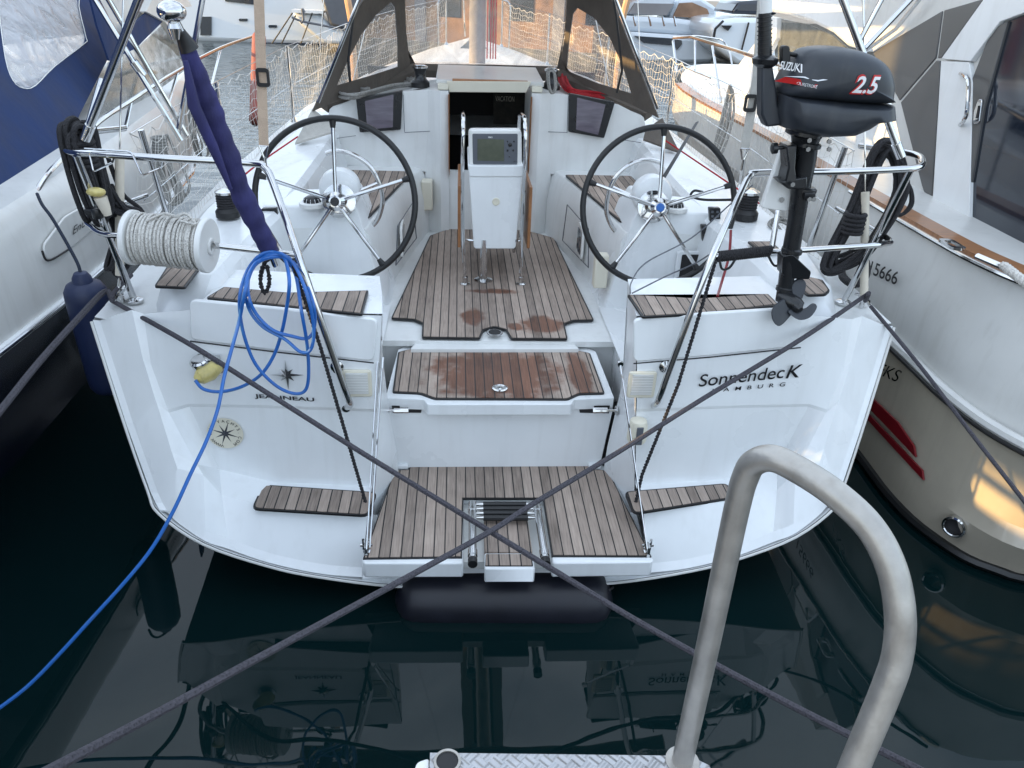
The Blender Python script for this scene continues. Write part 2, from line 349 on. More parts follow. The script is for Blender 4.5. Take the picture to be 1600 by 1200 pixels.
# ---------------------------------------------------------------- water
def water():
    m_ = bpy.data.materials.new('harbour_water'); m_.use_nodes = True; n = m_.node_tree.nodes; l = m_.node_tree.links; p = n['Principled BSDF']
    p.inputs['Base Color'].default_value = (.0020, .0100, .0110, 1); p.inputs['Roughness'].default_value = .015; p.inputs['IOR'].default_value = 1.35
    tc = n.new('ShaderNodeTexCoord'); t = n.new('ShaderNodeTexNoise'); t.inputs['Scale'].default_value = 1.6; t.inputs['Detail'].default_value = 3
    mp = n.new('ShaderNodeMapping'); mp.inputs['Scale'].default_value = (1, 1.7, 1); l.new(tc.outputs['Object'], mp.inputs[0]); l.new(mp.outputs[0], t.inputs[0])
    sp = n.new('ShaderNodeSeparateXYZ'); l.new(tc.outputs['Object'], sp.inputs[0])
    mr = n.new('ShaderNodeMapRange'); l.new(sp.outputs[1], mr.inputs[0]); mr.inputs[1].default_value = 3.5; mr.inputs[2].default_value = 10; mr.inputs[3].default_value = .008; mr.inputs[4].default_value = .42
    b = n.new('ShaderNodeBump'); l.new(mr.outputs[0], b.inputs['Strength']); b.inputs['Distance'].default_value = .12; l.new(t.outputs[0], b.inputs['Height']); l.new(b.outputs[0], p.inputs['Normal'])
    mb = MB(); mb.add([(-150, -60, 0), (150, -60, 0), (150, 240, 0), (-150, 240, 0)], [[0, 1, 2, 3]])
    return tag(single('water', mb, m_, (0, 0, 0), None, None), kind='structure')
water()
# ================================================================ THE SAILING YACHT
B = root('sailing_yacht', (0, 0, 0), 'white sailing yacht in the centre with twin wheels and open teak cockpit', 'sailing yacht')
def VT(u, z): return -.20 - .05*(1.0-z) + .06*(abs(u)-.8) - .045*(u/1.3)**2*0
def PT(px, py, off=0):
    v = -.2
    for _ in range(12):
        q = P(px, py, v=v); v = VT(q.x, q.z) - off
    return P(px, py, v=v)
def mir(q): return V3((-q[0], q[1], q[2]))
# perimeter (starboard positive u): sheer corner down the quarter and under the counter to the centre line
def perim():
    a = [P(145, 500, v=0), P(193, 650, v=-.17), P(232, 762, v=-.31), P(250, 800, v=-.38), P(320, 848, v=-.46), P(420, 882, v=-.50), P(500, 899, v=-.52)]
    a = [V3((abs(q.x), q.y, q.z)) for q in a] + [V3((.45, -.535, .10)), V3((0, -.54, .08))]
    return a
PERC = perim(); PER = spl(PERC, 4)
def transom_half(sg):
    mb = MB(); cols = []
    zr = [1.17, .985, .765, .748, .388, .388]
    for u0, u5, t in ((.50, .575, 0), (.80, .78, 0), (1.05, .98, 0)):
        c = [V3((u0 + (u5-u0)*(1.17-z)/.8, VT(u0, z), z)) for z in zr[:3]]
        c += [V3((u0 + (u5-u0)*(1.17-z)/.8, VT(u0, z)+.007, z)) for z in zr[3:5]]
        c += [V3((u5, -.395+.05*(u5-.5), .384))]
        q = V3((.60, -.525, .125)) if u0 < .6 else PERC[6] if u0 < .9 else PERC[5]
        c += [V3((q.x, q.y+.03, q.z+.035)), V3((q.x, q.y+.004, q.z+.006))]; cols.append(c)
    c = [V3((1.22, VT(1.22, z)+(0 if i < 3 else .007), z)) for i, z in enumerate(zr[:4])]
    c[0].z = 1.17
    c[2].x = c[3].x = 1.30; c += [V3((1.22, VT(1.22, .47)+.007, .45)), V3((1.19, -.30, .395)), PERC[4].lerp(PERC[5], .35)+V3((0, .03, .04)), PERC[4].lerp(PERC[5], .35)+V3((0, .004, .006))]; cols.append(c)
    ab = lambda q: V3((abs(q.x), q.y, q.z))
    c = [ab(P(224, 490, v=-.09)), ab(P(236, 570, v=-.14)), ab(P(262, 640, v=-.185)), ab(P(264, 645, v=-.185)), ab(P(307, 725, v=-.29)), ab(P(318, 742, v=-.32)), PERC[4]+V3((0, .03, .04)), PERC[4]+V3((0, .004, .006))]; cols.append(c)
    c = [ab(P(206, 484, v=-.09)), ab(P(223, 560, v=-.14)), ab(P(243, 625, v=-.19)), ab(P(245, 630, v=-.195)), ab(P(268, 705, v=-.27)), ab(P(277, 732, v=-.31)), PERC[3].lerp(PERC[4], .4)+V3((-.01, .02, .04)), PERC[3].lerp(PERC[4], .4)+V3((0, .004, .004))]; cols.append(c)
    e = [PERC[0], PERC[0].lerp(PERC[1], .45), PERC[1].lerp(PERC[2], .1), PERC[1].lerp(PERC[2], .15), PERC[2].lerp(PERC[3], .2), PERC[2].lerp(PERC[3], .6), PERC[3]+V3((0, 0, .01)), PERC[3]]
    cols.append([q+V3((-.03, -.004, .0)) for q in e]); cols.append(e)
    lin = lambda a: [a[i].lerp(a[i+1], t/4) for i in range(len(a)-1) for t in range(4)] + [a[-1]]
    rows = [(spl([c[k] for c in cols], 4) if k > 5 else lin([c[k] for c in cols])) for k in range(8)]; cols = [[rw[i] for rw in rows] for i in range(len(rows[0]))]
    cols = [[V3((q.x*sg, q.y, q.z)) for q in c] for c in cols]
    return mb.loft(cols)
tr = MB()
for sg in (-1, 1):
    t_ = transom_half(sg); tr.add(t_.v, t_.f)
# centre strip under the platform
tr.loft([[V3((s_*.50, -.385, .385)), V3((s_*.45, PER[7].y+.03, PER[7].z+.035)), V3((s_*.45, -.531, .105))] if False else [V3((s_*.60, -.22, .22)), V3((s_*.60, -.40, .18)), V3((s_*.60, -.49, .15)), V3((s_*.60, -.521, .125)), V3((s_*.60, -.50, .09))] for s_ in (-1, -.5, 0, .5, 1)])
part('transom', tr, M['gel'], B, ang=9)
# hull shell
def hull_ring(v, hb, zs, zb, sh):
    out = []
    for i, q in enumerate(PER):
        f = q.x/PER[0].x; k = (q.z-PER[-1].z)/(PER[0].z-PER[-1].z)
        out.append(V3((hb*f**sh, v + (q.y if v < .01 else 0), zb + (zs-zb)*k)))
    return out + [mir(q) for q in out[::-1][1:]]
hm = MB()
hm.loft([[*PER, *[mir(q) for q in PER[::-1][1:]]], hull_ring(.9, 1.72, 1.08, -.12, 1.0), hull_ring(2.4, 1.74, 1.12, -.3, 1.05), hull_ring(4.6, 1.62, 1.2, -.4, 1.15), hull_ring(6.8, 1.2, 1.3, -.4, 1.4), hull_ring(8.6, .6, 1.4, -.25, 1.8), hull_ring(9.7, .05, 1.48, .1, 2)])
part('hull', hm, M['gel'], B, ang=50)
rub = MB()
for sg in (-1, 1): rub.tube([V3((sg*(q.x+.004), q.y-.006, q.z-.004)) for q in PER], .006, 6)
part('transom_edge_trim', rub, M['gelold'], B)
# side decks and foredeck
dk = MB(); HW = [(0.0, 1.68, 1.06), (.9, 1.72, 1.08), (2.4, 1.74, 1.12), (4.6, 1.62, 1.2), (6.8, 1.2, 1.3), (8.6, .6, 1.4), (9.7, .05, 1.48)]
def sheer(v):
    for a, b in zip(HW, HW[1:]):
        if v <= b[0]: t = (v-a[0])/(b[0]-a[0]); return a[1]+(b[1]-a[1])*t, a[2]+(b[2]-a[2])*t
    return HW[-1][1:]
for sg in (-1, 1):
    rings = []
    for v, inn in ((-.085, 1.22), (.12, 1.25), (.9, 1.28), (1.6, 1.30), (2.5, 1.24), (3.4, 1.10), (4.6, .95), (6.8, .6), (8.6, .2), (9.7, .0)):
        h, z = sheer(max(v, 0)); h0 = h if v > 0 else PER[0].x-.20
        rings.append([V3((sg*h0, v, z+.004)), V3((sg*(h0-.02), v, z+.012)), V3((sg*inn, v, z+.02))])
    rings.insert(0, [V3((sg*1.50, -.088, 1.066)), V3((sg*1.49, -.088, 1.07)), V3((sg*1.22, -.1, 1.08))])
    dk.loft(rings)
    dk.add([(sg*1.68, 0, 1.064), (sg*1.48, -.088, 1.066), (sg*1.48, .12, 1.07), (sg*1.68, .12, 1.07)], [[0, 1, 2, 3]])
dk.loft([[V3((-1.1, 3.4, 1.2)), V3((1.1, 3.4, 1.2))], [V3((-.95, 4.6, 1.22)), V3((.95, 4.6, 1.22))], [V3((-.6, 6.8, 1.32)), V3((.6, 6.8, 1.32))], [V3((-.2, 8.6, 1.42)), V3((.2, 8.6, 1.42))]])
part('side_deck', dk, M['gel2'], B, ang=30)
# coachroof in front of the hood
cr = MB()
def cring(v, hw, z0, z1): return [V3((-hw, v, z0)), V3((-hw*.93, v, z1-.05)), V3((-hw*.75, v, z1)), V3((hw*.75, v, z1)), V3((hw*.93, v, z1-.05)), V3((hw, v, z0))]
cr.loft([cring(2.96, 1.14, 1.1, 1.60), cring(3.3, 1.12, 1.12, 1.62), cring(4.6, .95, 1.2, 1.62), cring(6.4, .5, 1.28, 1.42), cring(6.9, .35, 1.3, 1.32)])
part('coachroof', cr, M['gel'], B, ang=30)
# quarter coamings: from the stern, past the winch, up to the bulkhead
for sg in (-1, 1):
    c = MB()
    def cc(v, ui, uo, zt, zi): return [V3((sg*(uo+.05), v, sheer(max(0, v))[1]+.01)), V3((sg*uo, v, zt-.02)), V3((sg*(uo-.03), v, zt)), V3((sg*(ui+.03), v, zt)), V3((sg*ui, v, zt-.03)), V3((sg*(ui-.04), v, zi))]
    c.loft([[V3((sg*1.42, -.07, 1.075)), V3((sg*1.40, -.07, 1.08)), V3((sg*1.38, -.07, 1.08)), V3((sg*1.26, -.09, 1.085)), V3((sg*1.24, -.09, 1.085)), V3((sg*1.20, -.09, 1.085))], cc(0.0, 1.2, 1.38, 1.16, 1.1), cc(.10, 1.19, 1.42, 1.215, 1.1), cc(.55, 1.17, 1.50, 1.22, 1.0), cc(1.0, 1.12, 1.52, 1.235, .9), cc(1.6, 1.08, 1.46, 1.28, 1.1), cc(2.45, 1.02, 1.34, 1.36, 1.13), cc(3.0, 1.0, 1.26, 1.42, 1.13)])
    part('coaming', c, M['gel'], B, ang=28)
# cockpit liner: sole, footwell sides, seats
cl = MB()
cl.add([(-1.2, -.12, .700), (1.2, -.12, .700), (1.2, .5, .700), (-1.2, .5, .700)], [])
cl.slab([(-1.15, .56, .706), (1.15, .56, .706), (1.15, 2.75, .706), (-1.15, 2.75, .706)], (0, 0, -.03))
part('cockpit_sole', cl, M['gel2'], B)
for sg in (-1, 1):
    s_ = MB()
    # inner wall of stern locker box, from the transom forward
    def X(a): return [V3((sg*p[0], p[1], p[2])) for p in a]
    s_.loft([X([(.50, -.192, 1.17), (.525, -.205, .9), (.544, -.213, .7), (.570, -.22, .42), (.590, -.23, .2)]), X([(.52, .02, 1.168), (.53, .02, .9), (.52, .02, .7), (.49, .02, .42), (.48, .02, .2)]), X([(.55, .24, 1.165), (.57, .24, .9), (.58, .24, .7), (.58, .24, .42), (.58, .24, .2)])])
    # top of the locker box (helm seat)
    s_.loft([X([(.50, -.192, 1.17), (.52, .02, 1.168), (.55, .24, 1.165)]), X([(.8, -.192, 1.172), (.8, .02, 1.17), (.8, .26, 1.166)]), X([(1.22, -.168, 1.172), (1.21, .02, 1.17), (1.2, .30, 1.166)])])
    # forward face of the locker box and helm footwell
    s_.loft([X([(.55, .24, 1.165), (.8, .26, 1.166), (1.2, .30, 1.166)]), X([(.58, .26, .70), (.8, .28, .70), (1.2, .32, .70)])])
    s_.add(X([(.58, .26, .712), (1.2, .3, .712), (1.2, 1.0, .716), (.58, 1.0, .716)]), [[0, 1, 2, 3]])
    s_.add(X([(.58, .2, .42), (.46, .2, .42), (.46, .62, .42), (.58, .62, .42)]), [[0, 1, 2, 3]])
    s_.loft([X([(.58, .24, .42), (.58, .24, .71)]), X([(.60, .62, .42), (.60, .62, .71)])])
    part('stern_locker', s_, M['gel'], B, ang=30)
    # seat box with its slanting front and rolled edge
    t = MB()
    def sb(v, uf, ut): return X([(uf, v, .706), (uf+.005, v, .95), (ut-.015, v, 1.10), (ut+.01, v, 1.138), (ut+.05, v, 1.148), (1.12, v, 1.135)])
    t.loft([sb(1.02, .66, .69), sb(1.5, .58, .63), sb(2.0, .50, .55), sb(2.36, .43, .48), sb(2.5, .40, .45)])
    t.add(sb(1.02, .66, .69) + X([(1.12, 1.02, .706)]), [[0, 1, 2, 3, 4, 5, 6]])
    part('cockpit_seat', t, M['gel2'], B, ang=40, bevel=.006)
# teak pads
def pad(pts, m_=None, th=.009, name='teak_pad', inset=.0085, rad=.02, z=None):
    pts = rpoly(pts, rad, 3) if rad else [V3(p) for p in pts]
    n = V3()
    for i in range(len(pts)): n += pts[i].cross(pts[(i+1) % len(pts)])
    if n.z < 0: pts = pts[::-1]
    mb = MB(); mb.slab(pts, (0, 0, -th)); mb.mi = 1
    mb.slab([p+V3((0, 0, .0025)) for p in shrink(pts, inset)], (0, 0, -th)); return part(name, mb, [M['black'], m_ or M['teak']], B, smooth=False)
floor = PL([(611, 497), (646, 499), (660, 505), (659, 527), (750, 528.5), (756, 515), (773, 510.5), (790, 515), (798, 529), (887, 529.5), (882, 506), (897, 500.5), (928, 500), (866, 372), (852, 368)], z=.724) + [V3((.28, 2.42, .724)), V3((-.28, 2.42, .724))] + PL([(672, 368)], z=.724)
pad(floor, M['teakf'], name='teak_sole', rad=.012)
for sg in (-1, 1):
    X = lambda a: [V3((sg*p[0], p[1], p[2])) for p in a]
    pad(X([(.57, 1.08, 1.162), (.60, 1.30, 1.162), (.57, 2.30, 1.162), (.98, 2.30, 1.158), (1.02, 1.5, 1.158), (.98, 1.12, 1.158)]) if False else X([(.715, 1.05, 1.158), (.515, 2.28, 1.158), (.98, 2.32, 1.150), (1.02, 1.05, 1.150)]))
    pad(X([(.50, .30, .45), (.57, .30, .45), (.57, .60, .45), (.50, .60, .45)]), M['teaks' if sg > 0 else 'teak'], rad=.004)
pad(PL([(322, 465), (350, 448), (450, 457), (576, 453.5), (566, 491), (440, 478)], z=1.184), rad=.01)
pad(PL([(980, 460), (1090, 466), (1200, 459), (1217, 476), (1110, 489), (1004, 495)], z=1.184), rad=.01)
pad(PL([(241, 447), (263, 413), (312, 418), (289, 449)], z=1.228), rad=.012)
pad(PL([(1238, 441), (1262, 432), (1285, 437), (1297, 454), (1290, 460), (1262, 461)], z=1.228), rad=.012)
pad(PL([(1168, 377), (1205, 377), (1222, 392), (1190, 394)], z=1.24), rad=.008)
for pl in ([(410, 757), (393, 795), (575, 806), (590, 769)], [(975, 768), (990, 803), (1147, 778), (1137, 755)]): pad(PL(pl, z=.392), rad=.03)
# locker lids on the transom, proud of the moulding
def lid(pts):
    p = rpoly([PT(*q, off=.010) for q in pts], .025, 3); mb = MB(); mb.slab(p, (0, .02, 0)); o = part('locker_lid', mb, M['gel'], B, bevel=.006, ang=40); return o
lid([(296, 468), (440, 482), (590, 499), (584, 565), (440, 549), (297, 531)])
lid([(990, 499), (1110, 489), (1256, 480), (1249, 541), (1110, 556), (990, 566)])
for a in ([(297, 533), (440, 551), (584, 567)], [(990, 568), (1110, 558), (1251, 543)]): seam = MB(); seam.tube([PT(*q, off=.001) for q in a], .003, 5); part('lid_seal', seam, M['dark'], B)
# gate panel, helm seat over it, platform
gp = MB(); gp.slab([(-.525, .05, .602), (-.42, .05, .602), (-.415, .05, .612), (.415, .05, .612), (.42, .05, .602), (.505, .05, .602), (.472, .05, .28), (-.49, .05, .28)], (0, .03, 0))
part('transom_gate_panel', gp, M['gel'], B, bevel=.006)
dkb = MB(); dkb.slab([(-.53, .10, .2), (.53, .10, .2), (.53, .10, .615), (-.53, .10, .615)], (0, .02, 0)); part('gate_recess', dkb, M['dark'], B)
hs = MB(); hs.slab(rpoly(PL([(657, 530), (888, 531), (931, 549), (960, 622), (897, 624), (893, 632), (668, 632), (662, 624), (602, 622), (622, 546)], z=.66), .012, 3), (0, 0, -.055))
part('gate_seat', hs, M['gel'], B, bevel=.008)
lip = MB(); lip.slab([P(666, 632, z=.65), P(897, 632, z=.65), P(893, 642, z=.60), P(670, 642, z=.60)], (0, .02, 0)); part('gate_seat_lip', lip, M['gel'], B, bevel=.004)
pad(PL([(622, 550), (650, 543), (684, 542), (689, 534.5), (857, 535.6), (865, 543), (893, 545.6), (922, 551.6), (945, 614.5), (905, 615.7), (887, 624), (679, 623), (656, 614.5), (613, 612.6)], z=.668), M['teaks'], name='gate_seat_teak', rad=.012)
brd = MB(); brd.slab([(-.62, .60, .2), (.62, .60, .2), (.62, .60, .70), (-.62, .60, .70)], (0, .02, 0)); brd.slab(rpoly(PL([(655, 529), (890, 530), (905, 545), (641, 545)], z=.69), .01), (0, 0, -.08)); part('sole_step', brd, M['gel2'], B, bevel=.01)
def disc(c, ax, r, h, m_, name, prof=None, par=None, seg=24): mb = MB(); mb.lathe(c, ax, prof or [(r, 0), (r, h*.7), (r*.85, h)], seg); return part(name, mb, m_, par or B)
q = P(773, 520, z=.727); dr = disc(q, (0, 0, 1), .042, .004, M['steel'], 'floor_drain')
BASE[dr.name] = V3(); disc(q+V3((0, 0, .004)), (0, 0, 1), .032, .002, M['dark'], 'drain_grille', par=dr)
disc(P(781, 607, z=.672), (0, 0, 1), .034, .006, M['steel'], 'lift_ring', prof=[(.036, 0), (.036, .004), (.028, .007), (.024, .003), (.014, .003), (.012, .008), (0, .009)])
for a in ((668, 537), (883, 539)): disc(P(*a, z=.664), (0, 0, 1), .024, .004, M['white'], 'latch_socket')
for a, b in (((604, 627), (640, 627)), ((922, 628), (958, 627))):
    mb = MB(); A = P(*a, z=.628); Bq = P(*b, z=.628); A.y = Bq.y = -.005; mb.tube([A, Bq], .006, 8)
    x0 = (Bq if a[0] < 780 else A); mb.tube([x0, x0.lerp(A if a[0] < 780 else Bq, .62)], .013, 10); e = A if a[0] < 780 else Bq; mb.lathe(e-V3((.004, 0, 0)), (1, 0, 0), [(.022, 0), (.022, .008)], 16)
    part('gate_bolt', mb, M['steel'], B)
# bathing platform
ZP = .28
pl_out = PL([(616, 733), (628, 721), (935, 721), (952, 734), (1021, 874), (1019, 878), (863, 880), (850, 776), (723, 776), (724, 880), (568, 880), (565, 874)], z=ZP)
pf = MB(); pf.slab(rpoly(pl_out, .008, 2), (0, 0, -.075)); plat = part('bathing_platform', pf, M['gel'], B, bevel=.008)
sf = MB(); a = PL([(724, 779), (849, 779), (863, 878), (724, 878)], z=ZP-.04); sf.slab(a, (0, 0, -.035)); part('ladder_well', sf, M['gelold'], B)
pad(PL([(641, 719), (918, 719), (923, 733.6), (950, 734.5), (1018, 869.5), (862, 869), (848, 779), (724, 779), (722, 871), (567, 873), (616, 734.5), (638, 733.6)], z=ZP+.006), name='platform_teak', rad=0, inset=.006)
cb = MB(); cb.slab(rpoly(PL([(756, 810), (824, 809), (832, 862), (757, 862)], z=ZP+.002), .006, 2), (0, 0, -.03)); part('ladder_tread', cb, M['teak'], B, bevel=.003)
cb = MB(); cb.slab(rpoly(PL([(757, 864), (832, 864), (836, 889), (757, 889)], z=ZP-.004), .006, 2), (0, 0, -.07)); part('ladder_block', cb, M['gel'], B, bevel=.008)
pad(PL([(759, 866), (830, 866), (833, 884), (758, 884)], z=ZP), rad=.004, inset=.001)
tb = [(x, y) for x, y in ((628, 726), (929, 726))]
for x, y in tb: mb = MB(); q = P(x, y, z=ZP+.02); mb.box(q-V3((.03, .02, .015)), q+V3((.03, .03, .01))); part('platform_hinge', mb, M['gel'], B, bevel=.006)
# folding ladder
ld = MB(); Ls = []
for xa, xb in ((738, 738.5), (838, 852)):
    a = P(xa, 786, z=ZP+.03); b = P(xb, 874, z=ZP+.03); Ls.append((a, b)); mm = MB()
    mm.tube([a, b], .0165, 14); mm.tube([a.lerp(b, .12), a.lerp(b, .17)], .02, 14); mm.tube([a.lerp(b, .86), a.lerp(b, .95)], .0195, 14)
    rl = part('ladder_rail', mm, M['steel'], B); mm = MB(); d = (b-a).normalized(); mm.tube([b, b+d*.03], .019, 14); part('rail_end_cap', mm, M['black'], rl)
for i in range(4):
    t = .03 + i*.085; a = Ls[0][0].lerp(Ls[0][1], t); b = Ls[1][0].lerp(Ls[1][1], t); a = a + (b-a)*.06; b = b - (b-a)*.06; mm = MB()
    mm.tube([a, a.lerp(b, .12)], [.006, .011], 10); mm.tube([b.lerp(a, .12), b], [.011, .006], 10); r_ = part('ladder_rung', mm, M['steel'], B)
    mm = MB(); mm.tube([a.lerp(b, .12), a.lerp(b, .88)], .013, 10); part('rung_grip', mm, M['black'], r_)
# platform stay wires with shackles
for top, bot, n_ in (((592, 528), (573, 858), 2), ((969, 568), (1011, 858), 1)):
    for k in range(n_):
        mb = MB(); a = P(top[0]+k*6, top[1]+k*30, v=-.17); b = P(*bot, z=ZP+.05); b.y += k*.01; b.x += .012*k; mb.tube([a, b], .004, 6); mb.tube([a, a.lerp(b, .06)], .007, 8)
        part('platform_stay', mb, M['steel'], B)
    mb = MB(); q = P(*bot, z=ZP+.02)
    mb.tube([q+V3((-.012, 0, .05)), q+V3((-.012, 0, 0)), q+V3((-.008, -.01, -.01))], .005, 8); mb.tube([q+V3((.012, 0, .05)), q+V3((.012, 0, 0)), q+V3((.008, -.01, -.01))], .005, 8)
    mb.tube([q+V3((-.024, 0, .02)), q+V3((.024, 0, .02))], .006, 8); mb.box(q+V3((-.006, -.03, -.03)), q+V3((.006, .01, .03))); part('stay_shackle', mb, M['steel'], B)
    disc(P(top[0], top[1], v=-.17), (0, -1, 0), .014, .01, M['steel'], 'stay_eye')
# vents
for x, y in ((558, 600), (1003, 602)):
    q = PT(x, y, off=.012); mb = MB(); a, b = .058, .060
    outer = rpoly([q+V3((-a, 0, -b)), q+V3((a, 0, -b)), q+V3((a, 0, b)), q+V3((-a, 0, b))], .012); mb.slab(outer, (0, .014, 0)); o = part('engine_vent', mb, M['cream'], B, bevel=.004)
    mb = MB()
    for k in range(8):
        zz = -.042 + k*.012; mb.slab([q+V3((-.042, -.002, zz)), q+V3((.042, -.002, zz)), q+V3((.042, -.009, zz+.004)), q+V3((-.042, -.009, zz+.004))], (0, 0, .0035))
    part('vent_louvre', mb, M['white'], o); mb = MB(); mb.box(q+V3((-.044, -.0012, -.046)), q+V3((.044, .001, .05))); part('vent_shadow_box', mb, M['gelold'], o)
q = PT(997, 673, off=.03)
mb = MB(); mb.lathe(q+V3((0, .01, -.055)), (0, 0, 1), [(.038, 0), (.042, .01), (.040, .08), (.034, .10), (.02, .106)], 20); o = part('shower_housing', mb, M['cream'], B)
mb = MB(); mb.box(q+V3((-.014, -.036, -.05)), q+V3((.014, -.029, .035))); part('shower_front', mb, M['grey'], o, bevel=.003)
# emblem, names, sticker
def star(mb, q, r, n, inner, rot=0, thick=.008, long_=None):
    pts = []
    for i in range(2*n):
        a = math.pi*i/n + rot; rr = r if i % 2 == 0 else inner
        if i % 2 == 0 and long_ and (i//2) % 2: rr = r*long_
        pts.append(q + V3((math.sin(a)*rr, 0, math.cos(a)*rr)))
    c = q + V3((0, -thick, 0))
    for i in range(2*n):
        mb.mi = i % 2; mb.add([pts[i], pts[(i+1) % (2*n)], c], [[0, 1, 2]])
q = PT(448, 586, off=.004); mb = MB(); star(mb, q, .068, 8, .016, thick=.016, long_=.55); part('star_emblem', mb, [M['steel'], M['letter']], B, smooth=False)
def trtext(name, txt, p0, p1, size, m_, **k):
    a = PT(*p0, off=.004); b = PT(*p1, off=.004); mb = text_mb(txt, a, b-a, V3((0, -.12, 1)), size, width=(b-a).length, **k); return part(name, mb, m_, B, smooth=False)
trtext('name_lettering', 'Sonnendec', (1090, 604), (1222, 590), .088, M['letter'], bold=.006)
trtext('name_lettering', 'K', (1225, 591), (1246, 589), .094, M['letter'], shear=.12, bold=.01)
trtext('port_lettering', 'HAMBURG', (1111, 613), (1225, 603), .028, M['letter'], space=2.2, bold=.01)
trtext('builder_lettering', 'JEANNEAU', (400, 621), (493, 627), .026, M['letter'], bold=.02)
q = PT(352, 677, off=.004); mb = MB(); mb.lathe(q, (0, -1, 0), [(.073, 0), (.073, .0015)], 40); stk = part('round_sticker', mb, M['cream'], B)
mb = MB(); star(mb, q-V3((0, .002, 0)), .058, 8, .012, rot=.35, thick=.0008, long_=.8); part('compass_rose', mb, [M['grey'], M['letter']], stk, smooth=False)
mb = MB(); msg = 'YACHTS.COM  WWW.LMS-'
for i, ch in enumerate(msg):
    if ch == ' ': continue
    a = -0.35 + i*2*math.pi/len(msg); ex = V3((math.cos(a), 0, -math.sin(a))); ey = V3((math.sin(a), 0, math.cos(a)))
    text_mb(ch, q-V3((0, .0025, 0))+ey*.054-ex*.004, ex, ey, .019, mb=mb)
part('sticker_lettering', mb, M['letter'], stk, smooth=False)
# ---- bulkhead, companionway, cabin windows
VB = 2.42
def BK(x, y, dv=0): return P(x, y, v=VB+dv)
bm_ = MB()
for sg in (-1, 1):
    X = lambda a: [V3((sg*p[0], p[1], p[2])) for p in a]
    # pillar beside the companionway, window bay, outer cheek; each leans forward at the top
    bm_.loft([X([(.275, VB-.03, .70), (.275, VB-.03, 1.66)]), X([(.33, VB-.05, .70), (.33, VB-.05, 1.66)]), X([(.46, VB+.05, .70), (.41, VB+.02, 1.66)])])
    bm_.loft([X([(.40, VB+.03, 1.12), (.41, VB+.02, 1.40), (.41, VB+.02, 1.66)]), X([(.62, VB+.05, 1.12), (.60, VB+.05, 1.39), (.58, VB+.04, 1.64)]), X([(.9, VB+.08, 1.12), (.9, VB+.08, 1.37), (.88, VB+.09, 1.59)]), X([(1.12, VB+.10, 1.12), (1.12, VB+.10, 1.36), (1.08, VB+.14, 1.50)])])
    bm_.add(X([(.275, VB-.03, 1.66), (.33, VB-.05, 1.66), (.41, VB+.02, 1.66), (.58, VB+.04, 1.64), (.88, VB+.09, 1.59), (1.08, VB+.14, 1.50), (1.0, 2.95, 1.56), (.275, 2.95, 1.68)]), [[0, 1, 2, 3, 4, 5, 6, 7]])
    bm_.add(X([(.275, VB-.03, .70), (.275, VB-.03, 1.66), (.275, 2.95, 1.68), (.275, 2.95, .70)]), [[0, 1, 2, 3]])
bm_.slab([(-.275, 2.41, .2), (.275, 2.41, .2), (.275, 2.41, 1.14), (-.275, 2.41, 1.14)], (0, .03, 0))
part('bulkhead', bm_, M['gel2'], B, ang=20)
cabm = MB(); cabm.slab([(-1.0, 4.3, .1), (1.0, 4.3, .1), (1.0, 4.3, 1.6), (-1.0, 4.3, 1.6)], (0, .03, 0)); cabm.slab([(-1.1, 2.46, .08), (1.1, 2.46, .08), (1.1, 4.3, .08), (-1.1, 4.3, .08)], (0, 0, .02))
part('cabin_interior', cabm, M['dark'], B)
mb = MB(); a = P(770, 150, v=3.9); mb.slab([P(771, 146, v=3.9), P(824, 148, v=3.9), P(824, 205, v=3.9), P(771, 205, v=3.9)], (0, .01, 0)); ps = part('cabin_poster', mb, M['poster'], B)
mb = text_mb('VACATION', P(774, 158, v=3.89), (1, 0, 0), (0, 0, 1), .06, width=.16); part('poster_lettering', mb, M['cream'], ps, smooth=False)
hw = MB(); hw.slab([P(698, 127, v=2.41), P(830, 128, v=2.41), P(822, 145, v=2.42), P(702, 144, v=2.42)], (0, .03, 0)); part('hatch_coaming', hw, M['cream'], B, bevel=.004)
hw = MB(); hw.slab([(-.36, 2.47, 1.69), (.36, 2.47, 1.69), (.36, 3.1, 1.72), (-.36, 3.1, 1.72)], (0, 0, .03)); part('sliding_hatch', hw, M['gelold'], B, bevel=.006)
hw = MB(); hw.slab([(-.25, 2.43, 1.705), (.25, 2.43, 1.705), (.25, 2.47, 1.705), (-.25, 2.47, 1.705)], (0, 0, .025)); part('hatch_handle', hw, M['wood'], B, bevel=.004)
for sg in (-1, 1):
    hw = MB(); hw.slab([(sg*.268, 2.375, 1.1), (sg*.276, 2.36, 1.16), (sg*.276, 2.36, 1.64), (sg*.268, 2.375, 1.64)], (0, .02, 0)); part('washboard_trim', hw, M['wood'], B)
    hw = MB(); hw.box((sg*.31-.035, 2.40, 1.665), (sg*.31+.035, 2.56, 1.70)); part('hatch_rail', hw, M['cream'], B, bevel=.004)
for a, fr in ((1, ((556, 154), (629, 142), (626, 203), (562, 207))), (1, ((889, 146), (961, 160), (944, 216), (888, 206)))):
    o_ = [P(x, y, v=VB+.025) for x, y in fr]; c = sum(o_, V3())/4; i_ = [c + V3(((p.x-c.x)*.62, 0, (p.z-c.z)*.84)) for p in o_]
    mb = MB(); mb.slab(rpoly(o_, .01), (0, .05, 0)); o = part('cabin_window', mb, M['blackp'], B, bevel=.003)
    mb = MB(); mb.slab(rpoly([p-V3((0, .004, 0)) for p in i_], .006), (0, .006, 0)); part('window_pane', mb, M['winp'], o)
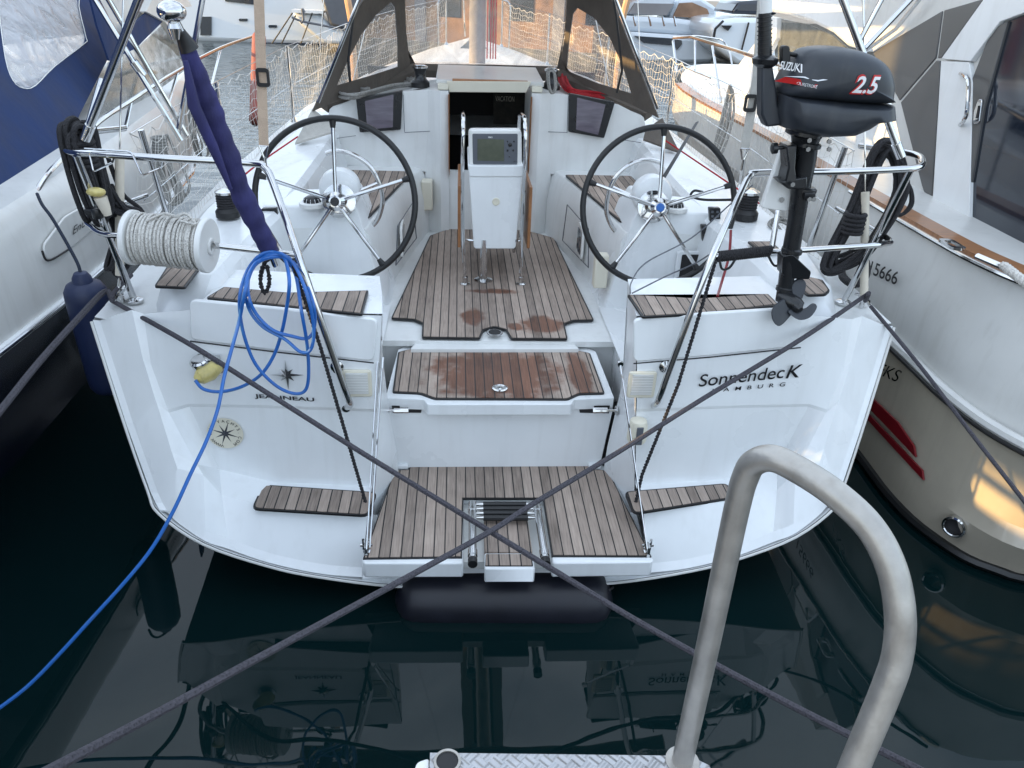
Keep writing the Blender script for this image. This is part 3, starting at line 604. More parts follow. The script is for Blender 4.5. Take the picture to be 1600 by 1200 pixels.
# small port in the seat front, extinguisher covers, speakers
for sg in (-1, 1):
    q = V3((sg*.557, 1.62, .90)); mb = MB(); pts = [q+V3((0, a, b)) for a, b in ((-.10, -.09), (.10, -.09), (.10, .10), (-.10, .10))]
    mb.slab(rpoly(pts, .03), (-sg*.016, 0, 0)); o = part('seat_port_frame', mb, M['white'], B, bevel=.004)
    mb = MB(); mb.slab(rpoly([q+V3((-sg*.016, a*.72, b*.75)) for a, b in ((-.10, -.09), (.10, -.09), (.10, .10), (-.10, .10))], .02), (-sg*.003, 0, 0)); part('port_glass', mb, M['dglass'], o)
mb = MB(); q = P(668, 297, v=2.36); mb.box(q+V3((-.04, -.05, -.13)), q+V3((.035, .05, .07))); part('gas_cover', mb, M['cream'], B, bevel=.008)
mb = MB(); q = P(938, 425, v=1.02); mb.box(q+V3((-.035, -.02, -.09)), q+V3((.04, .05, .10))); part('gas_cover', mb, M['cream'], B, bevel=.008)
# ---- helm consoles and wheels
WV, WZ, WR = .86, 1.325, .392; TILT = R(13)
def helm(sg, hubcap):
    cx = sg*.815
    def X(a): return [V3((cx+sg*p[0], p[1], p[2])) for p in a]
    mb = MB()
    mb.loft([X([(.42, 1.02, .70), (.42, 1.03, 1.20), (.40, 1.05, 1.245), (.40, 1.36, 1.25)]), X([(.12, 1.00, .70), (.12, 1.02, 1.20), (.10, 1.05, 1.25), (.10, 1.38, 1.255)]), X([(.085, .985, .70), (.07, 1.0, 1.25), (.06, 1.03, 1.31), (.06, 1.38, 1.30)]),
             X([(-.10, .985, .70), (-.07, 1.0, 1.27), (-.05, 1.03, 1.32), (-.05, 1.38, 1.31)]), X([(-.21, 1.0, .70), (-.09, 1.02, 1.22), (-.075, 1.06, 1.27), (-.07, 1.38, 1.28)]), X([(-.235, 1.08, .70), (-.12, 1.10, 1.15), (-.10, 1.10, 1.22), (-.09, 1.38, 1.24)]), X([(-.235, 1.40, .70), (-.12, 1.40, 1.15), (-.10, 1.40, 1.22), (-.09, 1.40, 1.24)])])
    c = part('helm_console', mb, M['gel'], B, ang=50, bevel=.01)
    mb = MB(); mb.lathe(V3((cx, 1.03, WZ+.02)), (0, -1, 0), [(.10, -.06), (.108, .0), (.098, .03), (.07, .045)], 28); part('hub_housing', mb, M['gel'], c)
    q = P(1055, 326, z=1.265) if sg > 0 else P(488, 319, z=1.265)
    mb = MB(); mb.lathe(q, (0, 0, 1), [(.066, -.01), (.066, .010), (.05, .014)], 24); cp = part('compass_base', mb, M['white'], c)
    mb = MB(); mb.ball(q+V3((0, 0, .012)), .047, 8, (1, 1, .75)); part('compass_dome', mb, M['blackp'], cp)
    mb = MB()
    for k in range(12): a = k*math.pi/6; mb.tube([q+V3((math.cos(a)*.047, math.sin(a)*.047, .014)), q+V3((math.cos(a)*.039, math.sin(a)*.039, .033))], .0016, 4)
    part('compass_marks', mb, M['wlet'], cp)
    # grab hoop round the console
    if sg < 0: pts = [(509, 240), (525, 236), (550, 241), (576, 258), (592, 284), (598, 313), (590, 343), (575, 358), (563, 361)]
    else: pts = [(1036, 255), (1012, 250), (985, 257), (962, 277), (950, 305), (948, 333), (958, 357), (972, 368), (980, 372)]
    mb = MB(); hp = spl([P(x, y, v=1.16) for x, y in pts], 5); mb.tube(hp, .0125, 12); o = part('helm_grab_hoop', mb, M['steel'], B)
    mb = MB(); a = (590, 286) if sg < 0 else (957, 292); mb.tube([P(*a, v=1.16), V3((cx-sg*.05, 1.12, 1.30))], .008, 8); part('hoop_strut', mb, M['steel'], o)
    # wheel
    ctr = V3((cx, WV, WZ)); ux = V3((1, 0, 0)); uz = V3((0, math.sin(TILT), math.cos(TILT))); nn = ux.cross(uz)   # points aft
    if nn.y > 0: nn = -nn
    mb = MB(); mb.tube([ctr + ux*math.cos(a)*WR + uz*math.sin(a)*WR for a in [2*math.pi*k/72 for k in range(72)]], .0155, 12, closed=True)
    wh = part('steering_wheel', mb, M['black'], B)
    for k in range(5):
        a = math.pi/2 + k*2*math.pi/5; d = ux*math.cos(a) + uz*math.sin(a); mb = MB(); mb.tube([ctr+d*.035, ctr+d*(WR-.035)], .0095, 10); s_ = part('spoke', mb, M['steel'], wh)
        mb = MB(); mb.tube([ctr+d*(WR-.045), ctr+d*(WR-.01)], [.012, .018], 10); part('spoke_socket', mb, M['black'], wh)
    mb = MB(); mb.lathe(ctr, nn, [(.03, -.14), (.03, -.02), (.044, -.015), (.047, .01), (.03, .026), (.012, .028)], 24); part('hub', mb, M['steel'], wh)
    mb = MB(); mb.lathe(ctr, nn, [(.085, -.125), (.085, -.11), (.06, -.105)], 28); part('hub_flange', mb, M['steel'], wh)
    mb = MB(); mb.lathe(ctr+nn*.026, nn, [(.022, 0), (.022, .005), (.018, .008)], 20); part('hub_cap', mb, M[hubcap], wh)
helm(-1, 'blackp'); helm(1, 'hose')
# instruments
def plate(name, pts, v, m_, th=.012, rad=.008, par=None, label=None):
    mb = MB(); mb.slab(rpoly([P(x, y, v=v) for x, y in pts], rad), (0, th, 0)); return part(name, mb, m_, par or B, bevel=.003)
o = plate('engine_panel', [(408, 326), (432, 325), (437, 352), (412, 354)], .985, M['blackp'], .03); mb = MB(); mb.lathe(P(423, 339, v=.985), (0, -1, 0), [(.03, 0), (.028, .004), (.01, .006)], 20); part('gauge', mb, M['dark'], o)
o = plate('autopilot_pad', [(1108, 325), (1126, 325), (1126, 350), (1110, 351)], .985, M['blackp'], .03)
for i in range(2):
    for j in range(3): mb = MB(); q = P(1113+i*8, 331+j*7, v=.982); mb.box(q-V3((.006, .004, .005)), q+V3((.006, .003, .005))); part('key', mb, M['grey'], o)
o = plate('engine_panel', [(1096, 352), (1128, 352), (1127, 380), (1098, 380)], .98, M['blackp'], .03); plate('display', [(1101, 357), (1122, 357), (1121, 374), (1102, 374)], .978, M['dark'], .003, par=o)
o = plate('helm_locker_frame', [(1059, 393), (1118, 393), (1112, 461), (1052, 461)], .985, M['gel'], .02, .02); plate('locker_opening', [(1066, 398), (1112, 398), (1107, 438), (1060, 438)], .98, M['dark'], .004, par=o); plate('locker_shelf', [(1058, 441), (1106, 441), (1104, 455), (1055, 455)], .98, M['gel2'], .004, par=o)
# ---- winches
def winch(q, sc=1.0, drum='blackp'):
    mb = MB(); mb.lathe(q, (0, 0, 1), [(.062*sc, 0), (.062*sc, .03*sc), (.050*sc, .045*sc)], 24); o = part('winch', mb, M['black'], B)
    mb = MB(); mb.lathe(q+V3((0, 0, .045*sc)), (0, 0, 1), [(.048*sc, 0), (.036*sc, .02*sc), (.036*sc, .05*sc), (.047*sc, .075*sc)], 24); part('winch_drum', mb, M[drum], o)
    mb = MB(); mb.lathe(q+V3((0, 0, .12*sc)), (0, 0, 1), [(.05*sc, 0), (.052*sc, .012*sc), (.03*sc, .022*sc), (.012*sc, .022*sc)], 24); part('winch_cap', mb, M['steel'], o); return o
wL = P(357, 338, z=1.24); wR = P(1163, 341, z=1.24); winch(wL, .95); winch(wR, 1.1)
winch(P(657, 136, z=1.655), 1.0); winch(P(861, 140, z=1.655), 1.0)
for q, sc in ((wL, .95), (wR, 1.1)):
    mb = MB()
    for k in range(5): mb.tube([q+V3((math.cos(a)*.045*sc, math.sin(a)*.045*sc, (.055+.013*k)*sc)) for a in [2*math.pi*i/24 for i in range(24)]], .0065*sc, 6, closed=True)
    single('sheet', mb, M['ropek'], q, 'black sheet wound round the winch beside the port wheel' if q.x < 0 else 'black sheet wound round the winch beside the starboard wheel, under the outboard', 'rope', 'sheets on the winches')
# ---- table
TV0, TV1 = 1.36, 1.98
def tq(x, y, v=TV0): return P(x, y, v=v)
mb = MB(); f_ = [tq(732, 261), tq(817, 261), tq(816, 280), tq(806, 386), tq(803, 389), tq(743, 389), tq(740, 386), tq(733, 280)]
mb.slab(f_, (0, .50, 0)); tbx = part('cockpit_table', mb, M['gel'], B, bevel=.006)
mb = MB(); mb.slab([q_ + V3((0, -.008, 0)) for q_ in (tq(731, 258), tq(818, 258), tq(817, 276), tq(733, 276))], (0, .53, 0)); part('table_rim', mb, M['gel'], tbx, bevel=.006)
mb = MB(); mb.lathe(tq(775, 315), (0, -1, 0), [(.022, 0), (.022, .004), (.016, .006), (.016, .003), (.006, .003)], 20); part('courtesy_light', mb, M['cream'], tbx)
mb = MB(); b0 = P(755, 437, z=.73); mb.tube([V3((b0.x, b0.y, .73)), V3((b0.x, b0.y, .98))], .024, 16); mb.lathe(V3((b0.x, b0.y, .727)), (0, 0, 1), [(.055, 0), (.055, .005), (.03, .012)], 24); part('table_pedestal', mb, M['steel'], tbx)
q = V3((tq(774, 262).x, TV0+.09, tq(774, 262).z)); mb = MB(); mb.lathe(q, (0, 0, 1), [(.05, 0), (.05, .016), (.038, .02), (.026, .03), (.026, .06)], 24); part('plotter_swivel', mb, M['gelold'], tbx)
for xo, xi in ((727, 722), (818, 822)):
    sgn = -1 if xo < 780 else 1
    ft = P(xo if sgn < 0 else 814, 443, z=.73); tp = P(724 if sgn < 0 else 821, 205, v=ft.y+.02)
    pts = fillet([ft, V3((tp.x, ft.y, 1.0)), V3((tp.x+sgn*.004, ft.y+.01, 1.42)), V3((tp.x, ft.y+.02, 1.60)), V3((tp.x, ft.y+.12, 1.66)), V3((tp.x, ft.y+.5, 1.62)), V3((tp.x, ft.y+.55, .74))], .05)
    mb = MB(); mb.tube(pts, .0105, 10); mb.lathe(ft-V3((0, 0, .003)), (0, 0, 1), [(.03, 0), (.03, .004), (.016, .01), (.016, .045)], 18); o = part('table_hoop', mb, M['steel'], tbx)
    x_ = tq(720 if sgn < 0 else 826, 330).x; mb = MB(); mb.slab([(x_, TV0+.01, .93), (x_+sgn*.018, TV0+.01, .93), (x_+sgn*.018, TV0+.01, 1.29), (x_, TV0+.01, 1.29)], (0, .56, 0)); part('table_leaf', mb, M['wood'], tbx, bevel=.004)
    mb = MB(); mb.tube([tq(740 if sgn < 0 else 805, 376), V3((ft.x, TV0+.01, tq(740, 376).z))], .007, 8); part('leaf_stay', mb, M['steel'], tbx)
PV_ = TV0 + .02
mb = MB(); mb.slab(rpoly([tq(732, 203, PV_), tq(815, 203, PV_), tq(815.5, 262, PV_), tq(732.5, 262, PV_)], .022, 5), (0, .07, 0)); pod = part('plotter_pod', mb, M['white'], B, bevel=.008, seg=3)
mb = MB(); mb.slab(rpoly([tq(738, 209, PV_-.003), tq(809, 209, PV_-.003), tq(808.5, 257, PV_-.003), tq(739, 257, PV_-.003)], .008), (0, .01, 0)); part('plotter_face', mb, M['grey'], pod, bevel=.002)
mb = MB(); mb.slab([tq(746, 217, PV_-.006), tq(787.5, 218, PV_-.006), tq(787.5, 252, PV_-.006), tq(746, 251, PV_-.006)], (0, .003, 0)); part('screen', mb, M['screen'], pod)
mb = text_mb('B&G', tq(763, 215.5, PV_-.006), (1, 0, 0), (0, 0, 1), .012, bold=.02); part('plotter_lettering', mb, M['wlet'], pod, smooth=False)
for x, y, r_ in ((797, 226, .011), (793, 221, .004), (803, 221, .004), (793, 235, .005), (802, 235, .005), (796, 245, .003), (804, 252, .0025)):
    mb = MB(); mb.lathe(tq(x, y, PV_-.003), (0, -1, 0), [(r_, 0), (r_, .004), (r_*.7, .006)], 14); part('plotter_button', mb, M['blackp'], pod)
# ---- pushpit
PR = .0135
def railc(sg):
    mb = MB()
    if sg < 0: top = [P(455, 268, v=.30), P(410, 262, v=.06), P(392, 255, v=.03), P(250, 247, v=.0), P(146, 239, v=-.02), P(112, 238, v=.02), P(97, 228, v=.10), P(104, 214, v=.2), P(140, 196, v=.42)]
    else: top = [P(1130, 300, v=.26), P(1165, 278, v=.04), P(1190, 268, v=.02), P(1300, 267, v=.0), P(1400, 266, v=-.02), P(1432, 264, v=.02), P(1441, 255, v=.10), P(1425, 240, v=.22), P(1385, 222, v=.42)]
    return mb, top
for sg in (-1, 1):
    hb, hz = 1.62, 1.70
    top = [V3((sg*x, y, z)) for x, y, z in ((1.55, 2.1, 1.66), (1.60, 1.0, 1.675), (1.655, .30, 1.70), (1.67, .12, 1.715), (1.64, .03, 1.725), (1.58, .0, 1.728), (1.3, -.03, 1.715), (1.02, -.03, 1.697))]
    leg = ([P(428, 290, v=-.07), P(470, 410, v=-.245), P(527, 575, v=-.285), P(542, 618, v=-.29), P(547, 632, v=-.27), P(541, 637, v=-.21)] if sg < 0 else [P(1158, 300, v=-.07), P(1107, 415, v=-.245), P(1047, 575, v=-.285), P(1033, 615, v=-.29), P(1026, 630, v=-.27), P(1020, 634, v=-.21)])
    top[-1] = P(392, 255, v=-.03) if sg < 0 else P(1188, 270, v=-.03)
    top[-2] = P(250, 247, v=-.03) if sg < 0 else P(1310, 268, v=-.03)
    top[-3] = P(150, 240, v=-.01) if sg < 0 else P(1395, 265, v=-.01)
    top[-4] = P(112, 238, v=.03) if sg < 0 else P(1432, 262, v=.03)
    top[-5] = P(97, 227, v=.11) if sg < 0 else P(1441, 254, v=.11)
    top[-6] = P(112, 210, v=.24) if sg < 0 else P(1425, 240, v=.26)
    top[-7] = V3((sg*1.66, .6, 1.70)); top = top[1:]
    corner = P(413, 262, v=-.035) if sg < 0 else P(1172, 275, v=-.035)
    mb = MB(); mb.tube(spl(top + [corner] + leg, 6), PR, 12); ps = part('pushpit', mb, M['steel'], B)
    mb = MB(); e = leg[-1]; mb.lathe(e+V3((0, .01, 0)), (0, -1, 0), [(.03, -.02), (.03, .005), (.016, .02)], 18)
    f2 = PT(527 if sg < 0 else 1039, 572, off=0); mb.lathe(f2, (0, -1, 0), [(.026, 0), (.026, .008), (.012, .014), (.012, .04)], 18); part('pushpit_foot', mb, M['steel'], ps)
    # corner leg and forward leg
    tpc = P(119, 243, v=0.0) if sg < 0 else P(1425, 262, v=0.02); ftc = P(210, 469, z=1.09) if sg < 0 else P(1318, 472, z=1.09)
    mb = MB(); mb.tube([tpc, ftc], PR, 12); mb.lathe(ftc, (0, 0, 1), [(.035, -.006), (.035, .004), (.018, .012)], 18); lg = part('pushpit_leg', mb, M['steel'], B)
    tf = V3((sg*1.60, .62, 1.69)); ff = V3((sg*1.56, .70, 1.10)); mb = MB(); mb.tube([tf, ff], PR, 12); mb.lathe(ff, (0, 0, 1), [(.03, -.006), (.03, .004)], 18); part('pushpit_leg', mb, M['steel'], B)
    # mid rail
    if sg < 0: md = [V3((-1.63, .62, 1.40)), P(143, 340, v=.18), P(145, 356, v=.05), P(165, 366, v=-.01), P(205, 369, v=-.04), P(330, 383, v=-.06), P(462, 398, v=-.08)]
    else: md = [V3((1.63, .62, 1.40)), P(1386, 372, v=.16), P(1380, 381, v=.05), P(1355, 384, v=-.01), P(1250, 391, v=-.05), P(1170, 396, v=-.07), P(1112, 401, v=-.09)]
    mb = MB(); mb.tube(spl(md, 6), PR*.9, 12); part('pushpit_mid_rail', mb, M['steel'], B)
    # short post from the mid rail to deck
    a, b = (P(1205, 395, v=-.06), P(1217, 320, v=.3)) if sg > 0 else (P(440, 396, v=-.08), P(400, 330, v=.3))
    mb = MB(); mb.tube([a, b], PR*.85, 10); part('pushpit_brace', mb, M['steel'], B)
    # bimini frame legs folding up out of the picture
    a, b = (P(137, 207, v=.05), P(228, -30, v=-.02)) if sg < 0 else (P(1404, 235, v=.05), P(1306, -30, v=.1))
    mb = MB(); mb.tube([a, b], .0145, 12); mb.lathe(a, (b-a), [(.019, -.03), (.019, .03)], 12); part('bimini_leg', mb, M['steel'], B)
    if sg < 0:
        for p0, p1, v0, v1 in (((143, -10), (283, 220), .5, .55), ((164, -10), (292, 212), .5, .62), ((318, -10), (278, 210), .62, .58), ((135, 205), (158, 125), .07, .3)):
            mb = MB(); mb.tube([P(*p0, v=v0), P(*p1, v=v1)], .011, 10); part('bimini_strut', mb, M['steel'], B)
        mb = MB(); mb.lathe(P(216, 107, v=.53), (P(292, 212, v=.6)-P(216, 107, v=.53)), [(.018, -.03), (.018, .03)], 12); part('bimini_joint', mb, M['steel'], B)
    else:
        for p0, p1, v0, v1 in (((1383, -10), (1340, 70), .3, .3), ((1432, -10), (1352, 75), .3, .3), ((1311, -10), (1342, 75), .2, .25)):
            mb = MB(); mb.tube([P(*p0, v=v0), P(*p1, v=v1)], .010, 10); part('bimini_strut', mb, M['steel'], B)
    # backstay with its sleeve and bottlescrew
    f_ = P(184, 468, z=1.085) if sg < 0 else P(1352, 478, z=1.085)
    t_ = V3((sg*.10, 5.2, 13.5)); s0 = P(187, 430, v=f_.y+.02) if sg < 0 else P(1350, 470, v=f_.y+.005)
    s1 = P(187, 234, v=f_.y+.10) if sg < 0 else P(1352, 300, v=f_.y+.08)
    top_ = P(193, -20, v=f_.y+.22) if sg < 0 else P(1349, -20, v=f_.y+.22)
    mb = MB(); mb.tube([s1, top_, top_ + (top_-s1)*3], .0032, 6); st = part('backstay', mb, M['steel'], B)
    mb = MB(); mb.tube([s0, s1], .0175, 12); part('stay_sleeve', mb, M['sleeve'], st)
    mb = MB(); mb.tube([f_, s0], .0065, 8); mb.box(f_-V3((.012, .01, .0)), f_+V3((.012, .01, .03))); mb.box(s0-V3((.009, .008, .02)), s0+V3((.009, .008, .0))); part('bottlescrew', mb, M['steel'], st)
# wire clips for the lifebuoy on the port rail
mb = MB(); mb.tube(fillet([P(140, 243, v=-.03), P(146, 268, v=-.08), P(176, 254, v=.03), P(178, 246, v=-.02)], .01, 3), .0035, 6); mb.tube(fillet([P(132, 232, v=-.03), P(205, 237, v=-.03), P(222, 274, v=-.09), P(252, 262, v=.02), P(253, 252, v=-.02)], .015, 3), .0035, 6)
part('lifebuoy_clip', mb, M['steel'], B)
# cleats
for x, y in ((192, 472), (1345, 480)):
    q = P(x, y, z=1.08); mb = MB(); mb.tube(spl([q+V3((0, -.07, .035)), q+V3((0, -.03, .045)), q+V3((0, .03, .045)), q+V3((0, .07, .035))], 4), [.006]*4+[.010]*5+[.006]*4, 8); mb.tube([q, q+V3((0, 0, .045))], .011, 8); part('mooring_cleat', mb, M['steel'], B)
# lifelines, stanchions, netting
SV = [.62, 2.1, 3.9, 5.7, 7.5, 8.9]
for sg in (-1, 1):
    T = []
    for i, v in enumerate(SV):
        h, z = sheer(v); T.append(V3((sg*(h-.06), v, z+.60)))
        if i: mb = MB(); mb.tube([V3((sg*(h-.06), v, z)), T[-1]], .0115, 10); mb.lathe(V3((sg*(h-.06), v, z)), (0, 0, 1), [(.035, 0), (.03, .012), (.016, .05)], 14); part('stanchion', mb, M['steel'], B)
    mb = MB(); mb.tube(T, .0028, 5); part('lifeline', mb, M['steel'], B); mb = MB(); mb.tube([p-V3((0, 0, .3)) for p in T], .0028, 5); part('lifeline', mb, M['steel'], B)
    # net
    mb = MB(); L = []
    for a, b in zip(T, T[1:]):
        n_ = int((b-a).length/.055)
        for k in range(n_): p = a.lerp(b, k/n_); L.append((p, k/n_))
    H_ = 9
    grid = []
    for i, (p, t) in enumerate(L):
        col = []
        for j in range(H_+1):
            zz = j/H_; top_dip = .035*abs(math.sin(i*.8))*(1-zz) + .03*math.sin(math.pi*t)
            col.append(p + V3((random.uniform(-.004, .004) + .012*math.sin(i*.5+j), random.uniform(-.005, .005) + .02*math.sin(j*1.1+i*.2), -.56*zz - top_dip)))
        grid.append(col); 
    for col in grid: mb.tube(col, .0015, 3, caps=False)
    for j in range(H_+1): mb.tube([c[j] for c in grid], .0015 if j else .003, 3, caps=False)
    part('safety_netting', mb, M['stainw'], B)
# bow pulpit and mast
mb = MB(); mb.tube(fillet([V3((-.5, 8.9, 1.4)), V3((-.5, 8.9, 2.0)), V3((-.15, 9.6, 2.1)), V3((-.12, 9.65, 1.5))], .08), .013, 8); part('bow_pulpit', mb, M['steel'], B)
mb = MB(); mb.tube(fillet([V3((.5, 8.9, 1.4)), V3((.5, 8.9, 2.0)), V3((.15, 9.6, 2.1)), V3((.12, 9.65, 1.5))], .08), .013, 8); part('bow_pulpit', mb, M['steel'], B)
mq = P(746, 60, v=4.7); mb = MB(); mb.tube([V3((mq.x, 4.7, 1.6)), V3((mq.x, 4.9, 14))], .075, 16); ms = part('mast', mb, M['plasterb'], B)
mb = MB()
for k, dx in enumerate((-.02, .03, .07, .11)): mb.tube([V3((mq.x+.10+dx*.6, 4.62, 1.66)), V3((mq.x+.09+dx*.4, 4.75, 9))], .006, 5)
part('halyards', mb, M['roper'], ms)
for sg in (-1, 1):
    mb = MB(); mb.tube([V3((sg*1.5, 4.4, 1.2)), V3((sg*.3, 4.7, 9))], .004, 5); mb.tube([V3((sg*1.2, 4.1, 1.2)), V3((sg*.1, 4.7, 5))], .004, 5); part('shroud', mb, M['steel'], B)
# bimini webbing straps with buckles
for pts, bk, m_ in (([(404, -10), (408, 110), (412, 228)], (411, 121), 'tan'), ([(1192, -10), (1183, 120), (1164, 232)], (1172, 161), 'greyweb')):
    v0 = .62; q = [P(x, y, v=v0) for x, y in pts]; mb = MB()
    vs = []
    for p in q: vs += [p+V3((-.021, 0, 0)), p+V3((.021, 0, 0)), p+V3((.021, .004, 0)), p+V3((-.021, .004, 0))]
    mb.loft([vs[i:i+4] for i in (0, 4, 8)], closed=True, caps=True); st = part('bimini_strap', mb, M[m_], B)
    b = P(*bk, v=v0-.006); mb = MB(); mb.ring(rpoly([b+V3(p) for p in ((-.028, 0, -.038), (.028, 0, -.038), (.028, 0, .038), (-.028, 0, .038))], .014), rpoly([b+V3(p) for p in ((-.017, 0, -.022), (.017, 0, -.022), (.017, 0, .022), (-.017, 0, .022))], .006), (0, -.008, 0), 32); part('strap_buckle', mb, M['black'], st)
    e = q[-1]; mb = MB(); mb.tube([e+V3((-.02, 0, 0)), e+V3((.02, 0, 0)), e+V3((.005, 0, -.05)), e+V3((-.005, 0, -.05)), e+V3((-.02, 0, 0))], .004, 6); mb.tube([e+V3((0, 0, -.05)), e+V3((0, 0, -.10))], .006, 6); part('strap_hook', mb, M['steel'], st)
# ---- spray hood
HV0, HV1 = 2.30, 3.15
def hp(x, y, v): return P(x, y, v=v)
Lb, Lf, Ltf, Lta = hp(495, 172, 2.30), hp(632, 106, HV1), hp(612, -60, HV1-.12), hp(640, -150, 2.30)
def side(sg):
    f = (lambda q: q) if sg < 0 else mir
    A, Bq, Cq, D = [f(q) for q in (V3((-1.12, 2.28, 1.52)), V3((-.55, 3.12, 1.73)), V3((-.60, 2.98, 2.20)), V3((-.80, 2.25, 2.24)))]
    return A, Bq, Cq, D
def hoodpatch(name, outer, win, th, n=72):
    mb = MB(); mb.ring(outer, win, th, n); o = part(name, mb, M['canvas'], B, ang=60)
    wn = [V3(p)+V3(th)*.5 for p in win]; mb = MB(); mb.slab(wn, V3(th)*.15); part('hood_window', mb, M['vinyl'], o)
def qv(x, y, a, b, c):
    """pixel ray onto the plane through a, b, c"""
    n = (b-a).cross(c-a); r = ray(x, y); t = (a-CB).dot(n)/r.dot(n); return CB + r*t
a, b, c = V3((-1.20, 2.30, 1.515)), V3((-.535, 3.15, 1.745)), V3((-.60, 2.9, 2.35))
pl_ = lambda x, y: qv(x, y, a, b, c)
hoodpatch('sprayhood_side', [pl_(*p) for p in ((487, 174), (560, 10), (595, -45), (626, -60), (634, 60), (640, 107), (590, 135), (530, 155))], [pl_(*p) for p in ((525, 133), (540, 98), (562, 55), (585, 24), (609, 3), (616, 10), (620, 60), (621, 104), (575, 119))], (.008, -.004, 0))
a2, b2, c2 = V3((1.20, 2.30, 1.515)), V3((.535, 3.15, 1.745)), V3((.60, 2.9, 2.35))
pr_ = lambda x, y: qv(x, y, a2, b2, c2)
hoodpatch('sprayhood_side', [pr_(*p) for p in ((1030, 184), (962, 10), (935, -45), (893, -60), (884, 60), (873, 112), (930, 140), (985, 162))], [pr_(*p) for p in ((988, 146), (975, 105), (955, 60), (930, 28), (903, 12), (896, 22), (889, 70), (886, 110), (935, 130))], (-.008, -.004, 0))
hf = lambda x, y: P(x, y, v=HV1-.02)
hoodpatch('sprayhood_front', [hf(*p) for p in ((626, -60), (893, -60), (886, 20), (873, 116), (760, 111), (640, 112), (634, 40))], [hf(*p) for p in ((632, -30), (887, -30), (884, 40), (871, 104), (760, 101), (639, 100), (634, 40))], (0, .01, 0))
mb = MB(); mb.loft([[V3((-.6, 3.13, 2.32)), V3((-.3, 3.1, 2.42)), V3((.3, 3.1, 2.42)), V3((.6, 3.13, 2.32))], [V3((-.85, 2.3, 2.34)), V3((-.4, 2.25, 2.50)), V3((.4, 2.25, 2.50)), V3((.85, 2.3, 2.34))]]); part('sprayhood_top', mb, M['canvas'], B)
mb = MB(); mb.slab([(-1.15, 2.62, 1.50), (-.54, 3.12, 1.70), (.54, 3.12, 1.70), (1.15, 2.62, 1.50), (1.1, 2.60, 1.47), (.5, 3.08, 1.66), (-.5, 3.08, 1.66), (-1.1, 2.60, 1.47)], (0, 0, .05)); part('sprayhood_base', mb, M['canvas'], B)
for pts in (((497, 160), (573, -30)), ((1027, 170), (951, -30))):
    mb = MB(); f = (lambda x, y: P(x, y, v=2.24)); mb.tube([f(*pts[0]), f(*pts[1])], .012, 10); part('hood_bow', mb, M['steel'], B)
for pts in (((547, 128), (544, 95), (553, 20), (562, -20)), ((964, 145), (972, 110), (963, 25), (955, -20))):
    mb = MB(); q = [P(x, y, v=2.5) for x, y in pts]; mb.tube(q, .0085, 8); part('hood_brace', mb, M['black'], B)
for sg in (-1, 1):   # foot of the hood and flexible skirt
    mb = MB(); X = [V3((sg*p[0], p[1], p[2])) for p in ((1.22, 2.28, 1.36), (1.25, 2.15, 1.34), (1.02, 2.25, 1.40), (1.06, 2.38, 1.44), (1.16, 2.36, 1.52))]; mb.slab(X, (0, 0, .012)); part('hood_skirt', mb, M['greyweb'] if sg < 0 else M['canvas'], B)
# ================================================================ THINGS ON AND AROUND THE YACHT
def rope(name, pts, r, m_, label, cat='rope', group=None, n=8, seg=7, base=None, closed=False):
    mb = MB(); q = spl(pts, n, closed) if n else [V3(p) for p in pts]; mb.tube(q, r, seg, closed=closed); return single(name, mb, m_, base or q[0], label, cat, group)
def twist(mb, pts, r, pitch, strands=2, seg=5, step=.006):
    q = [V3(p) for p in pts]; out = []; L = 0; P0 = []
    for a, b in zip(q, q[1:]):
        n = max(1, int((b-a).length/step))
        for k in range(n): P0.append(a.lerp(b, k/n))
    P0.append(q[-1])
    for s_ in range(strands):
        o = []; L = 0
        for i, p in enumerate(P0):
            t = (P0[min(i+1, len(P0)-1)]-P0[max(i-1, 0)]).normalized(); x = t.orthogonal().normalized(); y = t.cross(x)
            if i: L += (p-P0[i-1]).length
            a = 2*math.pi*(L/pitch + s_/strands); o.append(p + x*math.cos(a)*r*.55 + y*math.sin(a)*r*.55)
        mb.tube(o, r*.62, seg)
    return mb
def sag(a, b, d, n=14): return [V3(a).lerp(V3(b), k/n) - V3((0, 0, d*4*(k/n)*(1-k/n))) for k in range(n+1)]
def PWY(x, y, Y):
    r = FW + RT*((x-800)/F) + DN*((y-600)/F); return tob(CAM + r*(Y/r.y))
# crossing stern lines
cL = P(178, 470, z=1.12); cR = P(1356, 461, z=1.20)
def through(a, b, px, py): return None
eA = P(1560, 1268, z=.95); eB = P(20, 1234, z=.95)
mb = MB(); q = [P(205, 430, z=1.13), P(180, 455, z=1.13), P(176, 468, z=1.12), P(186, 476, z=1.10)] + [P(*p, v=v) for p, v in (((300, 540), -.32), ((430, 622), -.46), ((560, 704), -.62), ((700, 790), -.82), ((765, 830), -.94), ((880, 900), -1.12), ((1000, 973), -1.30), ((1200, 1083), -1.60), ((1430, 1200), -1.9), ((1600, 1285), -2.15))]
rope('mooring_line', q, .0098, M['ropeg'], 'grey stern line crossing from the port quarter to the lower right', 'mooring line', 'grey stern lines crossing behind the yacht')
q = [P(1352, 470, z=1.13), P(1357, 459, z=1.20), P(1346, 466, z=1.16)] + [P(*p, v=v) for p, v in (((1250, 531), -.26), ((1100, 622), -.42), ((960, 710), -.62), ((830, 789), -.82), ((765, 831), -.96), ((640, 900), -1.2), ((520, 965), -1.42), ((400, 1030), -1.62), ((250, 1112), -1.85), ((90, 1197), -2.1), ((-60, 1275), -2.3))]
rope('mooring_line', q, .0098, M['ropeg'], 'grey stern line crossing from the starboard quarter to the lower left', 'mooring line', 'grey stern lines crossing behind the yacht')
